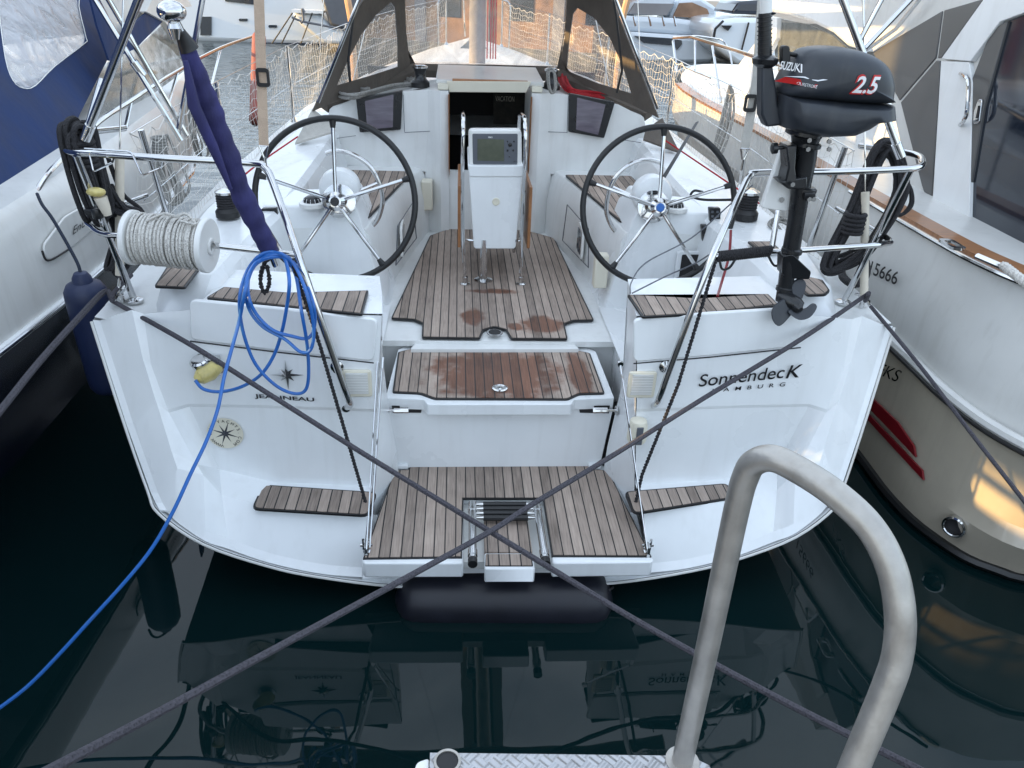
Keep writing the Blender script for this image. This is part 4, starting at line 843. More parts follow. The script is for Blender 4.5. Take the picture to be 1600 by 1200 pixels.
q = [P(176, 468, z=1.12), P(163, 456, z=1.13), P(120, 500, v=-.2), P(60, 567, v=-.45), P(0, 642, v=-.7), P(-60, 715, v=-.9)]
rope('mooring_line', q, .012, M['ropeg'], 'thick worn grey line from the port corner past the navy fender', 'mooring line')
q = [P(1360, 478, z=1.12), P(1440, 575, v=-.2), P(1520, 680, v=-.5), P(1610, 795, v=-.8)]
rope('mooring_line', q, .0085, M['ropeg'], 'dark line running down in front of the white motor cruiser hull on the right', 'mooring line')
# twisted black lines from the rails to the side steps
for pts, lb in (([P(455, 405, v=-.20), P(500, 540, v=-.30), P(572, 788, v=-.36)], 'thin twisted black line hanging from the port rail to the side step'), ([P(1118, 408, v=-.20), P(1060, 600, v=-.32), P(1003, 742, v=-.36), P(990, 800, v=-.38)], 'thin twisted black line hanging from the starboard rail to the side step')):
    mb = MB(); twist(mb, pts, .0075, .03); single('black_line', mb, M['ropek'], pts[0], lb, 'rope')
mb = MB(); q = [P(433, 398, v=-.1), P(413, 412, v=-.12), P(407, 440, v=-.14), P(414, 458, v=-.15), P(421, 440, v=-.14), P(417, 415, v=-.12)]; twist(mb, spl(q, 6), .009, .03)
single('black_lashing', mb, M['ropek'], q[0], 'short black twisted loop hanging under the purple furled flag', 'rope')
mb = MB()
for k in range(26):
    c = P(1122+k*3.2, 401-k*.35, v=-.085); mb.tube([c+V3((math.sin(a)*.006, math.cos(a)*.019, math.sin(a)*.019)) for a in [2*math.pi*i/10 for i in range(10)]], .0052, 5, closed=True)
mb.tube(spl([P(1200, 398, v=-.1), P(1210, 415, v=-.1), P(1225, 412, v=-.1), P(1232, 420, v=-.1)], 5), .005, 6); mb.tube(spl([P(1124, 402, v=-.1), P(1128, 420, v=-.11), P(1140, 418, v=-.11), P(1150, 403, v=-.1)], 5), .005, 6)
single('rail_lashing', mb, M['ropek'], P(1160, 398, v=-.085), 'black cord wound tightly round the starboard mid rail', 'rope')
# black coils of rope
def coil(name, path, loops, r, m_, label, wob=.02, cat='rope coil', group=None, mid=None, extra=None):
    mb = MB(); n = len(path)
    for k in range(loops):
        d = V3((random.uniform(-wob, wob), random.uniform(-wob, wob), random.uniform(-wob, wob)*.7)); sc = 1 + random.uniform(-.08, .08); c = sum(path, V3())/n
        q = [c + (p-c)*sc*(1+random.uniform(-.02, .02)) + d + V3([random.uniform(-wob, wob)*.35 for _ in range(3)]) for p in path]; mb.tube(spl(q, 7, True), r, 7, closed=True)
    if mid:
        for k in range(5):
            a = mid[0] + V3((0, 0, -k*r*2)); w_ = mid[1]
            mb.tube([a + V3((math.cos(t)*w_, math.sin(t)*w_, 0)) for t in [2*math.pi*i/16 for i in range(16)]], r, 7, closed=True)
    if extra:
        for e in extra: mb.tube(spl(e, 6), r, 7)
    return single(name, mb, m_, path[0], label, cat, group)
coil('rope_coil', [P(128, 200, v=.15), P(108, 215, v=.08), P(128, 285, v=.08), P(150, 340, v=.1), P(156, 320, v=.15), P(146, 240, v=.18)], 11, .0105, M['ropek'], 'thick black rope coil hanging over the port corner of the stern rail', .035, mid=(P(124, 222, v=.1), .045))
coil('rope_coil', [P(165, 300, v=.22), P(185, 330, v=.2), P(212, 345, v=.22), P(190, 400, v=.2), P(175, 420, v=.2), P(188, 360, v=.25)], 9, .009, M['ropek'], 'black rope bundle lying on the deck behind the white rope drum', .03, extra=[[P(165, 235, v=.2), P(190, 300, v=.25), P(222, 330, v=.3), P(222, 360, v=.3)]])
coil('rope_coil', [P(1372, 235, v=.3), P(1398, 240, v=.3), P(1405, 300, v=.25), P(1360, 380, v=.2), P(1315, 415, v=.2), P(1290, 408, v=.2), P(1335, 330, v=.25)], 12, .0095, M['ropek'], 'long black rope coil hanging from the starboard rail beside the white sleeve', .035, mid=(P(1337, 335, v=.2), .04))
coil('rope_coil', [P(1318, 405, z=1.16), P(1345, 400, z=1.16), P(1350, 425, z=1.14), P(1335, 445, z=1.14), P(1312, 430, z=1.14)], 9, .009, M['ropek'], 'small heap of black rope on the starboard side deck by the rail foot', .016)
coil('rope_coil', [P(1400, 275, v=.3), P(1420, 290, v=.3), P(1422, 318, v=.3), P(1402, 330, v=.3)], 2, .008, M['ropek'], 'single loose black loop beside the starboard corner post', .01)
coil('rope_coil', [P(250, 215, v=1.5), P(262, 240, v=1.5), P(285, 300, v=1.4), P(270, 315, v=1.4), P(252, 260, v=1.5)], 7, .008, M['ropes'], 'faded grey rope coil hanging on the port lifeline net', .03, mid=(P(248, 215, v=1.5), .035))
coil('rope_coil', [P(300, 140, v=3.6), P(306, 180, v=3.5), P(325, 235, v=3.4), P(312, 245, v=3.4), P(300, 190, v=3.5)], 4, .008, M['ropes'], 'weathered rope coil hanging farther forward on the port lifeline', .03)
coil('rope_coil', [P(1142, 135, v=3.3), P(1136, 165, v=3.2), P(1120, 230, v=3.0), P(1128, 235, v=3.0), P(1145, 180, v=3.2)], 5, .008, M['ropes'], 'weathered rope coil hanging on the starboard lifeline near the hood', .03)
coil('rope_coil', [P(1205, 350, v=.9), P(1225, 345, v=1.0), P(1245, 365, v=.9), P(1225, 372, v=.8)], 5, .006, M['ropes'], 'loose grey line lying on the starboard side deck behind the outboard bracket', .03)
# heaps by the hood
coil('rope_hank', [P(536, 145, z=1.60), P(570, 132, z=1.62), P(620, 122, z=1.64), P(648, 130, z=1.65), P(610, 136, z=1.63), P(560, 150, z=1.61)], 9, .009, M['ropes'], 'grey rope hank lying along the port side of the coachroof by the winch', .02, 'rope', mid=(P(570, 138, z=1.62), .03))
coil('rope_hank', [P(857, 112, v=2.37), P(866, 112, v=2.37), P(868, 140, v=2.36), P(860, 142, v=2.36)], 5, .006, M['ropes'], 'pale grey rope turned round the starboard cabin-top winch', .01, 'rope')
coil('rope_hank', [P(880, 118, z=1.70), P(900, 128, z=1.66), P(935, 142, z=1.62), P(955, 150, z=1.60), P(925, 147, z=1.61), P(890, 140, z=1.65)], 11, .0075, M['roper'], 'bright red rope heap lying beside the starboard cabin-top winch', .022, 'rope')
for sg in (-1, 1):
    a = [V3((-1.22, 2.1, 1.40)), V3((-1.38, 1.6, 1.32)), V3((-1.45, 1.1, 1.27))] if sg < 0 else [V3((1.15, 2.15, 1.42)), V3((1.36, 1.5, 1.32)), V3((1.45, 1.15, 1.28))]
    rope('furling_line', a, .005, M['roper'], 'thin red line led along the %s coaming to the winch' % ('port' if sg < 0 else 'starboard'), 'rope', 'red lines on the coamings')
rope('tiller_cable', [P(1175, 290, v=.05), P(1140, 320, v=.2), P(1080, 372, v=.3), P(1010, 410, v=.25), P(987, 440, v=.15), P(985, 458, v=-.02)], .0032, M['grey'], 'thin grey wire looping in front of the starboard wheel down to the stern locker', 'wire')
rope('tiller_cable', [P(1108, 398, v=-.1), P(1085, 412, v=-.02), P(1040, 432, v=.05), P(1000, 452, v=.0), P(988, 458, v=-.05)], .0032, M['grey'], 'thin grey wire from the starboard rail joint to the locker lid edge', 'wire')
rope('red_strap', [P(1142, 360, v=.3), P(1139, 400, v=.2), P(1128, 440, v=.1), P(1121, 463, z=1.19)], .006, M['red'], 'red cord hanging down behind the starboard stern rail', 'rope')
rope('wheel_line', [P(1098, 300, v=1.1), P(1085, 298, v=1.2), P(1080, 306, v=1.2), P(1100, 312, v=1.1), P(1150, 312, v=.95)], .007, M['ropek'], 'black line looped behind the starboard wheel beside the winch', 'rope')
mb = MB(); mb.slab([P(1088, 192, v=1.9), P(1092, 190, v=1.9), P(1036, 285, v=1.3), P(1031, 285, v=1.3)], (0, .02, 0)); single('winch_handle', mb, M['black'], P(1060, 240, v=1.6), 'straight black stick leaning behind the starboard wheel', 'stick')
# purple furled flag on its staff
bq = P(428, 396, v=-.14); tq_ = P(292, 66, v=-.38); st_t = P(268, 18, v=-.42)
fl = root('furled_flag', bq, 'purple flag rolled round a leaning staff with a chrome ball', 'flag')
mb = MB(); mb.tube([bq+V3((0, 0, -.05)), tq_, st_t], .010, 10); part('flagstaff', mb, M['steel'], fl)
mb = MB(); mb.ball(st_t, .036, 10, (1.15, 1.15, .85)); mb.lathe(st_t-V3((0, 0, .045)), (0, 0, 1), [(.012, -.03), (.02, 0), (.012, .02)], 14); part('staff_ball', mb, M['steel'], fl)
mb = MB(); path = [(291, 72), (312, 130), (330, 180), (352, 235), (372, 290), (396, 340), (415, 378), (426, 396)]; rr = [.020, .036, .040, .039, .038, .037, .035, .026]; q = spl([P(x, y, v=-.38+.24*i/7) for i, (x, y) in enumerate(path)], 8); R_ = []
for i in range(len(q)): t = i/8; k = min(int(t), 6); R_.append((rr[k]+(rr[k+1]-rr[k])*(t-k))*(1+.06*math.sin(i*1.3)+.05*math.sin(i*.55)))
mb.tube(q, R_, 14); part('flag_roll', mb, M['violet'], fl, ang=60)
mb = MB(); mb.tube([P(282, 50, v=-.4), P(291, 68, v=-.38), P(296, 78, v=-.375)], [.016, .026, .03], 12); part('staff_sock', mb, M['black'], fl)
mb = MB(); mb.tube(spl([P(288, 100, v=-.42), P(300, 160, v=-.41), P(330, 225, v=-.36), P(362, 300, v=-.3), P(385, 350, v=-.25)], 6), [.008, .018, .016]+[.014]*22, 8) if False else mb.tube([P(290, 95, v=-.42), P(303, 165, v=-.41), P(332, 228, v=-.36), P(360, 295, v=-.3)], [.008, .020, .018, .008], 8); part('flag_fold', mb, M['violet'], fl, ang=60)
# white rope drum on the mid rail
a = P(207, 371, v=-.05); b = P(325, 384, v=-.08); ax = (b-a).normalized(); L_ = (b-a).length
dr = root('rope_drum', (a+b)/2, 'white plastic drum wound with white rope, threaded on the port stern rail', 'rope drum')
for nm, c, s_ in (('drum_flange', a, 1), ('drum_flange', b, -1)):
    mb = MB(); mb.lathe(c - ax*.006*s_, ax*s_, [(.034, -.004), (.101, -.002), (.104, .002), (.104, .018), (.099, .02), (.03, .02)], 40); f_ = part(nm, mb, M['white'], dr)
    mb = MB(); mb.lathe(c-ax*s_*.008, -ax*s_, [(.030, 0), (.034, .006), (.030, .010), (.020, .010), (.019, .002)], 24); part('drum_hub', mb, M['white'], f_)
mb = MB(); mb.lathe(a, ax, [(.078, .01), (.078, L_-.01)], 30); mb.mi = 0; x = ax.orthogonal().normalized(); y = ax.cross(x); q = []
for lay, (n_, r0) in enumerate(((34, .084), (28, .093))):
    q = []
    for i in range(n_*20): t = 2*math.pi*i/20; h = .022 + (L_-.044)*(i/(n_*20)); q.append(a + ax*(h+.004*math.sin(t*.37+lay)) + (x*math.cos(t)+y*math.sin(t))*(r0+.003*math.sin(t*.61)))
    mb.tube(q, .0046, 6)
mb.tube(spl([P(230, 345, v=-.1), P(255, 334, v=-.1), P(275, 338, v=-.12), P(290, 334, v=-.1), P(305, 350, v=-.12), P(280, 345, v=-.14)], 6), .006, 6)
part('wound_rope', mb, M['ropew'], dr, ang=60)
# shore power plug and blue cable
pi = P(330, 572, v=-.22)
sk = root('shore_power_plug', pi, 'yellowed shore power plug in its chrome socket with a flap, on the port transom', 'power plug')
q = PT(333, 572, off=.0); mb = MB(); mb.lathe(q, (0, -1, 0), [(.045, 0), (.045, .012), (.036, .02)], 24); part('socket_flange', mb, M['steel'], sk)
q2 = PT(313, 566, off=.05); mb = MB(); mb.lathe(q2, (-.2, -.3, 1), [(.036, -.012), (.038, 0), (.038, .012), (.03, .018)], 24); part('socket_cap', mb, M['steel'], sk)
mb = MB(); mb.box(PT(334, 563, off=.03)-V3((.02, .02, .012)), PT(334, 563, off=.03)+V3((.022, .02, .014))); part('socket_hinge', mb, M['steel'], sk, bevel=.004)
mb = MB(); mb.tube([PT(334, 572, off=.02), PT(325, 582, off=.06), PT(312, 590, off=.09), PT(305, 594, off=.10)], [.038, .038, .030, .012], 18); part('plug_body', mb, M['cush'], sk)
hp_ = [(305, 594), (318, 608), (345, 612), (378, 604), (408, 585), (428, 555), (440, 520), (448, 480), (452, 440), (445, 405), (428, 394), (408, 398), (388, 420), (376, 455), (375, 490), (383, 530), (400, 570), (428, 600), (455, 614), (475, 612), (482, 590), (480, 540), (470, 480), (462, 430), (445, 400), (425, 395), (402, 402), (390, 425), (388, 460), (400, 490), (425, 515), (455, 525), (482, 528), (492, 505), (488, 470), (472, 430), (450, 402), (425, 398), (400, 410), (385, 440), (388, 480), (410, 510), (445, 530), (470, 550), (486, 545), (490, 510), (478, 455), (455, 408), (425, 402), (398, 415), (384, 450), (374, 500), (362, 545), (350, 590), (340, 640), (322, 690), (298, 740), (270, 800), (235, 860), (190, 915), (140, 970), (90, 1025), (40, 1075), (-20, 1120)]
q = []
for i, (x, y) in enumerate(hp_):
    if i < 4: v = [-.30, -.31, -.31, -.32][i]
    elif i < 51: v = -.33 - .012*math.sin(i*.9) - .0007*i if y > 430 else -.20-.004*(i % 5)
    else: v = -.37 - .035*(i-51)*1.9
    q.append(P(x, y, v=v))
rope('power_cable', q, .0066, M['hose'], 'bright blue power cable looped over the port rail and trailing to the lower left', 'cable', n=6, seg=8)
# ---- fenders
def fender(name, a, b, r, m_, label, eye=True, grp=None):
    a = V3(a); b = V3(b); d = b-a; L_ = d.length; rt_ = root(name, (a+b)/2, label, 'fender', grp); mb = MB()
    mb.lathe(a, d, [(.02, -.0), (r*.45, .012), (r*.8, r*.28), (r*.97, r*.6), (r, r)] + [(r, L_*k/8) for k in range(2, 7)] + [(r, L_-r), (r*.97, L_-r*.6), (r*.8, L_-r*.28), (r*.45, L_-.012), (.02, L_)], 28); part('fender_body', mb, m_, rt_, ang=60); return rt_, d.normalized()
fr, _ = fender('fender', P(618, 936, z=.0), P(956, 938, z=.0), .135, M['fendk'], 'big horizontal black fender slung under the bathing platform')
mb = MB(); mb.tube([P(606, 905, v=-.3), P(612, 918, v=-.38), P(628, 920, z=.08)], .006, 6); mb.tube([P(968, 905, v=-.3), P(962, 915, v=-.38), P(952, 922, z=.08)], .006, 6); part('fender_cord', mb, M['ropek'], fr)
fa = P(128, 436, v=.42); fb = fa + V3((.0, .03, -.60))
fr, d = fender('fender', fa, fb, .092, M['fend'], 'navy fender hanging between the left cruiser and the yacht')
mb = MB(); mb.lathe(fa, -d, [(.045, -.02), (.04, .01), (.028, .03), (.014, .034)], 18); part('fender_neck', mb, M['fend'], fr)
rope('fender_line', [fa+V3((0, 0, .03)), P(118, 405, v=.45), P(84, 345, v=.55), P(66, 320, v=.62), P(58, 303, v=.7)], .0075, M['ropen'], 'dark navy line tying the navy fender to the left cruiser rail', 'rope', n=6)
fr, d = fender('fender', P(405, 52, v=5.4), P(400, 195, v=4.7), .065, M['pink'], 'faded red fender hanging on the far end of the left cruiser rail')
# ---- outboard motor on its bracket
OV = -.16
def OP(x, y, d=0): return P(x, y, v=OV+d)
pb = MB(); pb.slab(rpoly([OP(1241, 222, .02), OP(1270, 224, .02), OP(1247, 332, .02), OP(1208, 328, .02), OP(1190, 325, .03), OP(1222, 232, .03)], .01), (0, .03, 0)); br = part('outboard_bracket', pb, M['white'], B, bevel=.004)
for x, y in ((1221, 312), (1243, 313)): mb = MB(); mb.lathe(OP(x, y, .018), (0, -1, 0), [(.010, 0), (.010, .005)], 12); part('bracket_bolt', mb, M['steel'], br)
om = root('outboard_motor', OP(1260, 250), 'dark blue-grey outboard motor clamped to the starboard stern rail, propeller hanging down', 'outboard motor')
def inflate(poly, v0, half, m_, name, parent, n=6, pw=3.2, shrinkk=.16, bevel=0):
    c = sum(poly, V3())/len(poly); rings = []; n = 12
    for i in range(-n, n+1):
        t = math.sin(i/n*math.pi/2); s_ = max(.02, (1-abs(t)**pw)**(1/pw))
        rings.append([c + (p-c)*s_ + V3((0, t*half, 0)) for p in poly])
    mb = MB(); mb.loft(rings, closed=True, caps=True); return part(name, mb, m_, parent, ang=42)
cowl = spl([OP(x, y) for x, y in ((1216, 146), (1222, 120), (1237, 96), (1256, 77), (1290, 72), (1330, 76), (1360, 88), (1378, 105), (1385, 130), (1384, 152), (1383, 158), (1330, 158), (1260, 152))], 4, True)
inflate(cowl, OV, .135, M['motor'], 'cowling', om, shrinkk=.10)
mid = [OP(x, y) for x, y in ((1214, 144), (1300, 153), (1385, 161), (1387, 182), (1360, 186), (1345, 196), (1320, 207), (1270, 209), (1235, 202), (1215, 195), (1210, 170))]
inflate(mid, OV, .128, M['motor'], 'lower_cowling', om, pw=4.0)
cc_ = sum(cowl, V3())/len(cowl)
def conform(mb, off=.0015):
    for i, p in enumerate(mb.v):
        dx, dz = p.x-cc_.x, p.z-cc_.z; ang = math.atan2(dz, dx); best = 1e9; R0 = 1
        for q in cowl:
            d = abs((math.atan2(q.z-cc_.z, q.x-cc_.x)-ang+math.pi) % (2*math.pi)-math.pi)
            if d < best: best = d; R0 = math.hypot(q.x-cc_.x, q.z-cc_.z)
        f = min(.97, math.hypot(dx, dz)/R0); t = (1-f**3.2)**(1/3.2); mb.v[i] = V3((p.x, OV-.135*t-off, p.z))
    return mb
FV = -.1365
OFF = [.0015]
def otext(name, txt, p0, p1, size, m_, **k):
    a = OP(*p0, FV); b = OP(*p1, FV); mb = text_mb(txt, a, b-a, V3((0, 0, 1)), size, width=(b-a).length, depth=.001, **k); OFF[0] += .0012; conform(mb, OFF[0]); return part(name, mb, m_, om, smooth=False)
otext('power_lettering_outline', '2.5', (1329, 145.5), (1372, 147), .082, M['rlet'], shear=.25, bold=.045)
otext('power_lettering', '2.5', (1331, 144.5), (1371, 146), .074, M['wlet'], shear=.25, bold=.02).location.y = 0
otext('maker_lettering', 'SUZUKI', (1229, 111), (1262, 116), .036, M['wlet'], shear=.2, bold=.02)
mb = MB(); mb.slab([OP(1222, 131, FV-.002), OP(1240, 124, FV-.002), OP(1256, 126, FV-.002), OP(1280, 133, FV-.002), OP(1276, 138, FV-.002), OP(1244, 131, FV-.002)], (0, .001, 0)); conform(mb, .0022 if 'side_flash' == 'side_flash' else .003); part('side_flash', mb, M['rlet'], om)
mb = MB(); mb.slab([OP(1236, 123, FV-.003), OP(1262, 121.5, FV-.003), OP(1295, 125, FV-.003), OP(1280, 128, FV-.003), OP(1262, 123.5, FV-.003)], (0, .001, 0)); conform(mb, .0022 if 'silver_flash' == 'side_flash' else .003); part('silver_flash', mb, M['steel'], om)
otext('stroke_lettering', 'FOURSTROKE', (1249, 134), (1277, 138.5), .014, M['wlet'], shear=.2)
# tiller
mb = MB(); mb.slab([OP(1191, 97, -.02), OP(1207, 97, -.02), OP(1214, 140, -.03), OP(1216, 165, -.03), OP(1236, 176, -.03), OP(1232, 195, -.03), OP(1198, 199, -.03), OP(1190, 180, -.03)], (0, .06, 0)); til = part('tiller_arm', mb, M['motor'], om, bevel=.008)
a = OP(1195, 20); b = OP(1195, 88); mb = MB(); mb.tube([a, b], [.021, .024], 18)
for k in range(9): c = a.lerp(b, .08+k*.1); mb.tube([c, c.lerp(b, .03)], .0255, 18)
part('throttle_grip', mb, M['black'], til); mb = MB(); mb.lathe(OP(1197, 86), (0, 0, -1), [(.028, 0), (.046, .012), (.042, .028), (.026, .04)], 20); part('grip_collar', mb, M['blackp'], til)
mb = MB(); mb.tube([OP(1197, 20), OP(1197, -20)], .021, 12); part('grip_end', mb, M['white'], til)
mb = MB(); mb.slab(rpoly([OP(1222, 72, -.03), OP(1234, 71, -.03), OP(1236, 98, -.03), OP(1222, 104, -.03)], .012), (0, .03, 0)); mb.tube([OP(1232, 84), OP(1245, 86)], .008, 8); part('starter_handle', mb, M['black'], om, bevel=.003)
# mid section
mb = MB(); mb.tube([OP(1262, 200), OP(1258, 225), OP(1258, 250), OP(1252, 290), OP(1243, 350), OP(1236, 392), OP(1228, 440), OP(1222, 470)], [.064, .046, .040, .035, .032, .034, .030, .027], 18); part('drive_leg', mb, M['blackp'], om, ang=60)
for x, y, r_ in ((1256, 208, .066), (1260, 226, .052), (1258, 297, .042), (1237, 392, .040), (1226, 452, .035)): mb = MB(); mb.lathe(OP(x, y), (.1, 0, 1), [(r_*.8, -.012), (r_, -.006), (r_, .008), (r_*.8, .014)], 20); part('leg_collar', mb, M['blackp'], om)
mb = MB(); mb.slab([OP(1229, 228, -.05), OP(1246, 226, -.05), OP(1243, 262, -.06), OP(1246, 284, -.06), OP(1225, 292, -.06), OP(1232, 262, -.06)], (0, .08, 0)); part('clamp_bracket', mb, M['blackp'], om, bevel=.006)
mb = MB(); mb.slab([OP(1218, 284, -.06), OP(1262, 276, -.06), OP(1262, 296, -.06), OP(1232, 296, -.06)], (0, .08, 0)); part('clamp_bracket', mb, M['blackp'], om, bevel=.006)
for x, y in ((1264, 219), (1262, 233), (1295, 221), (1295, 233), (1264, 311), (1271, 311), (1238, 288)): mb = MB(); mb.lathe(OP(x, y, -.075), (0, -1, 0), [(.009, 0), (.009, .006)], 6); part('bolt', mb, M['steel'], om)
mb = MB(); mb.slab([OP(1258, 302, -.055), OP(1275, 302, -.055), OP(1275, 313, -.055), OP(1258, 314, -.055)], (0, .05, 0)); part('cable_clip', mb, M['blackp'], om, bevel=.003)
mb = MB(); mb.lathe(OP(1205, 232, -.02), (1, 0, .1), [(.012, 0), (.02, .004), (.02, .02), (.007, .022), (.007, .07)], 14); part('clamp_screw', mb, M['blackp'], om)
mb = MB(); mb.slab(rpoly([OP(1223, 400, -.02), OP(1240, 398, -.04), OP(1250, 408, -.05), OP(1268, 425, -.05), OP(1265, 437, -.04), OP(1240, 436, -.03), OP(1222, 430, -.02)], .01), (0, .06, 0)); part('cavitation_plate', mb, M['blackp'], om, bevel=.006)
mb = MB(); mb.tube([OP(1215, 462, -.01), OP(1228, 468, -.03), OP(1246, 477, -.06), OP(1254, 480, -.07)], [.018, .034, .030, .018], 16); part('gearcase', mb, M['blackp'], om, ang=60)
def blade(pts, name='propeller_blade'):
    poly = spl([OP(x, y, d) for x, y, d in pts], 4, True); mb = MB(); mb.slab(poly, (0, .010, .002)); part(name, mb, M['motor'], om, bevel=.003)
blade([(1242, 466, -.05), (1222, 470, -.06), (1207, 485, -.08), (1208, 502, -.09), (1218, 510, -.09), (1232, 498, -.08), (1244, 480, -.06)])
blade([(1242, 482, -.07), (1258, 484, -.08), (1270, 476, -.06), (1277, 480, -.07), (1266, 496, -.10), (1248, 500, -.10), (1232, 488, -.08)])
blade([(1240, 466, -.04), (1237, 446, -.02), (1250, 436, -.02), (1260, 444, -.03), (1254, 466, -.06), (1246, 472, -.05)])
mb = MB(); mb.lathe(OP(1240, 476, -.05), (.3, -1, -.1), [(.02, -.02), (.026, .0), (.022, .03), (.01, .045)], 16); part('propeller_hub', mb, M['blackp'], om)
# ---- handrail steps on the quay
pl_ = [PWY(672, 1176, .92), PWY(1078, 1180, .92)]; ZS = pl_[0].z
A_ = tob((-.2, .88, 1.10)); 
def PS(x, y, z): return P(x, y, z=z)
ZS = 1.12
st = root('boarding_step', tow and P(880, 1200, z=ZS), 'aluminium chequer-plate step on the quay with a hooped tubular handrail, bottom right', 'boarding step')
c0, c1 = P(672, 1176, z=ZS), P(1078, 1181, z=ZS)
mb = MB(); mb.slab([c0, c1, c1+V3((.03, -.02, 0)), c1+V3((.06, -.55, 0)), c0+V3((.0, -.55, 0))], (0, 0, -.006)); 
plate_m = mat('chequer_plate', (.45, .45, .46), .38, metal=.8, var=.15, vs=30)
n = plate_m.node_tree.nodes; l = plate_m.node_tree.links; tc = n.new('ShaderNodeTexCoord'); mp = n.new('ShaderNodeMapping'); mp.inputs['Rotation'].default_value = (0, 0, R(45)); l.new(tc.outputs['Object'], mp.inputs[0])
ck = n.new('ShaderNodeTexChecker'); ck.inputs['Scale'].default_value = 48; l.new(mp.outputs[0], ck.inputs[0])
w1 = n.new('ShaderNodeTexWave'); w1.inputs['Scale'].default_value = 24; w1.bands_direction = 'X'; l.new(mp.outputs[0], w1.inputs[0]); w2 = n.new('ShaderNodeTexWave'); w2.inputs['Scale'].default_value = 24; w2.bands_direction = 'Y'; l.new(mp.outputs[0], w2.inputs[0])
mx = n.new('ShaderNodeMixRGB'); l.new(ck.outputs['Fac'], mx.inputs[0]); l.new(w1.outputs['Color'], mx.inputs[1]); l.new(w2.outputs['Color'], mx.inputs[2]); bp = n.new('ShaderNodeBump'); bp.inputs['Strength'].default_value = .8; bp.inputs['Distance'].default_value = .003; l.new(mx.outputs[0], bp.inputs['Height']); l.new(bp.outputs[0], n['Principled BSDF'].inputs['Normal'])
part('step_plate', mb, plate_m, st, smooth=False)
for c, s_ in ((c0, -1), (c1, 1)):
    mb = MB(); mb.slab(rpoly([c+V3((s_*.001, -.004, -.008)), c+V3((s_*.024, -.012, -.008)), c+V3((s_*.03, -.05, -.008)), c+V3((s_*.03+.05*(s_ > 0), -.55, -.008)), c+V3((0, -.55, -.008))], .008), (0, 0, -.05)); part('step_side', mb, M['white'], st, bevel=.005)
mb = MB(); q = P(699, 1192, z=ZS); mb.lathe(q+V3((0, 0, .002)), (0, 0, 1), [(.0195, -.03), (.0195, .004), (.024, .004), (.024, -.03)], 28); part('post_socket', mb, M['alu'], st)
mb = MB(); mb.lathe(q+V3((0, 0, .0015)), (0, 0, 1), [(.019, 0), (.019, .002)], 24); part('socket_hole', mb, M['dark'], st)
for dx in (.02, .30):
    mb = MB(); c = c0+V3((dx, -.3, -.06)); mb.tube([c, c-V3((0, 0, .32))], .02, 10); part('step_leg', mb, M['alu'], st)
l0 = P(1066, 1190, z=ZS); Y0 = tow(l0).y
rp = [PWY(1066, 1190, Y0), PWY(1108, 1000, Y0), PWY(1150, 800, Y0), PWY(1166, 742, Y0-.005), PWY(1180, 722, Y0-.012), PWY(1206, 716, Y0-.03), PWY(1240, 730, Y0-.05), PWY(1300, 768, Y0-.09), PWY(1358, 822, Y0-.125), PWY(1392, 885, Y0-.155), PWY(1406, 955, Y0-.18), PWY(1403, 1020, Y0-.195), PWY(1384, 1080, Y0-.21), PWY(1338, 1190, Y0-.235), PWY(1290, 1310, Y0-.26)]
rp = spl(rp, 7); mb = MB(); mb.tube(rp, .0185, 24); hr_ = part('handrail', mb, M['alu'], st, ang=80)
mb = MB(); mb.lathe(l0, (0, 0, 1), [(.03, -.002), (.03, .003), (.0225, .003)], 24); part('handrail_socket', mb, M['alu'], st)
mb = MB(); q0 = tob((-12, .35, 0)); mb.slab([tob(p) for p in ((-14, .42, -1), (14, .42, -1), (14, -9, -1), (-14, -9, -1))], (0, 0, 1.75)); single('quay', mb, M['stone'], (0, -3, 0), None, None, kind='structure')
# ================================================================ LEFT MOTOR CRUISER
LC = root('motor_cruiser', (-3.4, 1.5, 0), 'left motor cruiser with navy hull, beige topsides and royal blue canvas cover', 'motor cruiser')
def sec(v, u1, u2, zt, zr, ul): return [V3((u1-.25, v, zt+.03)), V3((u1-.04, v, zt+.04)), V3((u1, v, zt)), V3((u1+.03, v, zt-.08)), V3((u2, v, zr+.03))], [V3((u2-.03, v, zr-.02)), V3((ul, v, .25)), V3((ul-.08, v, -.1))]
SEC = lambda v, a, b, c, d, e: sec(v, a-.10, b-.11, c-.06, d-.07, e-.08)
secs = [SEC(-2.2, -2.55, -2.42, 1.22, .93, -2.7), SEC(-1.2, -2.24, -2.16, 1.27, .92, -2.5), SEC(-.3, -2.13, -2.07, 1.32, .915, -2.42), SEC(.6, -2.10, -2.03, 1.37, .92, -2.38), SEC(1.6, -2.10, -2.03, 1.42, .94, -2.4), SEC(3.0, -2.18, -2.12, 1.48, 1.0, -2.55), SEC(4.6, -2.5, -2.5, 1.53, 1.08, -2.95), SEC(6.0, -3.1, -3.1, 1.57, 1.15, -3.4), SEC(6.8, -3.7, -3.7, 1.6, 1.2, -3.8)]
mb = MB(); mb.loft([s_[0] for s_ in secs]); part('topsides', mb, M['gelold'], LC, ang=40)
mb = MB(); mb.loft([s_[1] for s_ in secs]); part('hull', mb, M['navy'], LC, ang=40)
mb = MB(); q = [s_[0][4]+V3((.012, 0, -.015)) for s_ in secs]; mb.tube(q, .02, 8); part('rub_rail', mb, M['gel'], LC); mb = MB(); mb.tube([p+V3((.016, 0, 0)) for p in q], .009, 8); part('rub_rail_strip', mb, M['steel'], LC)
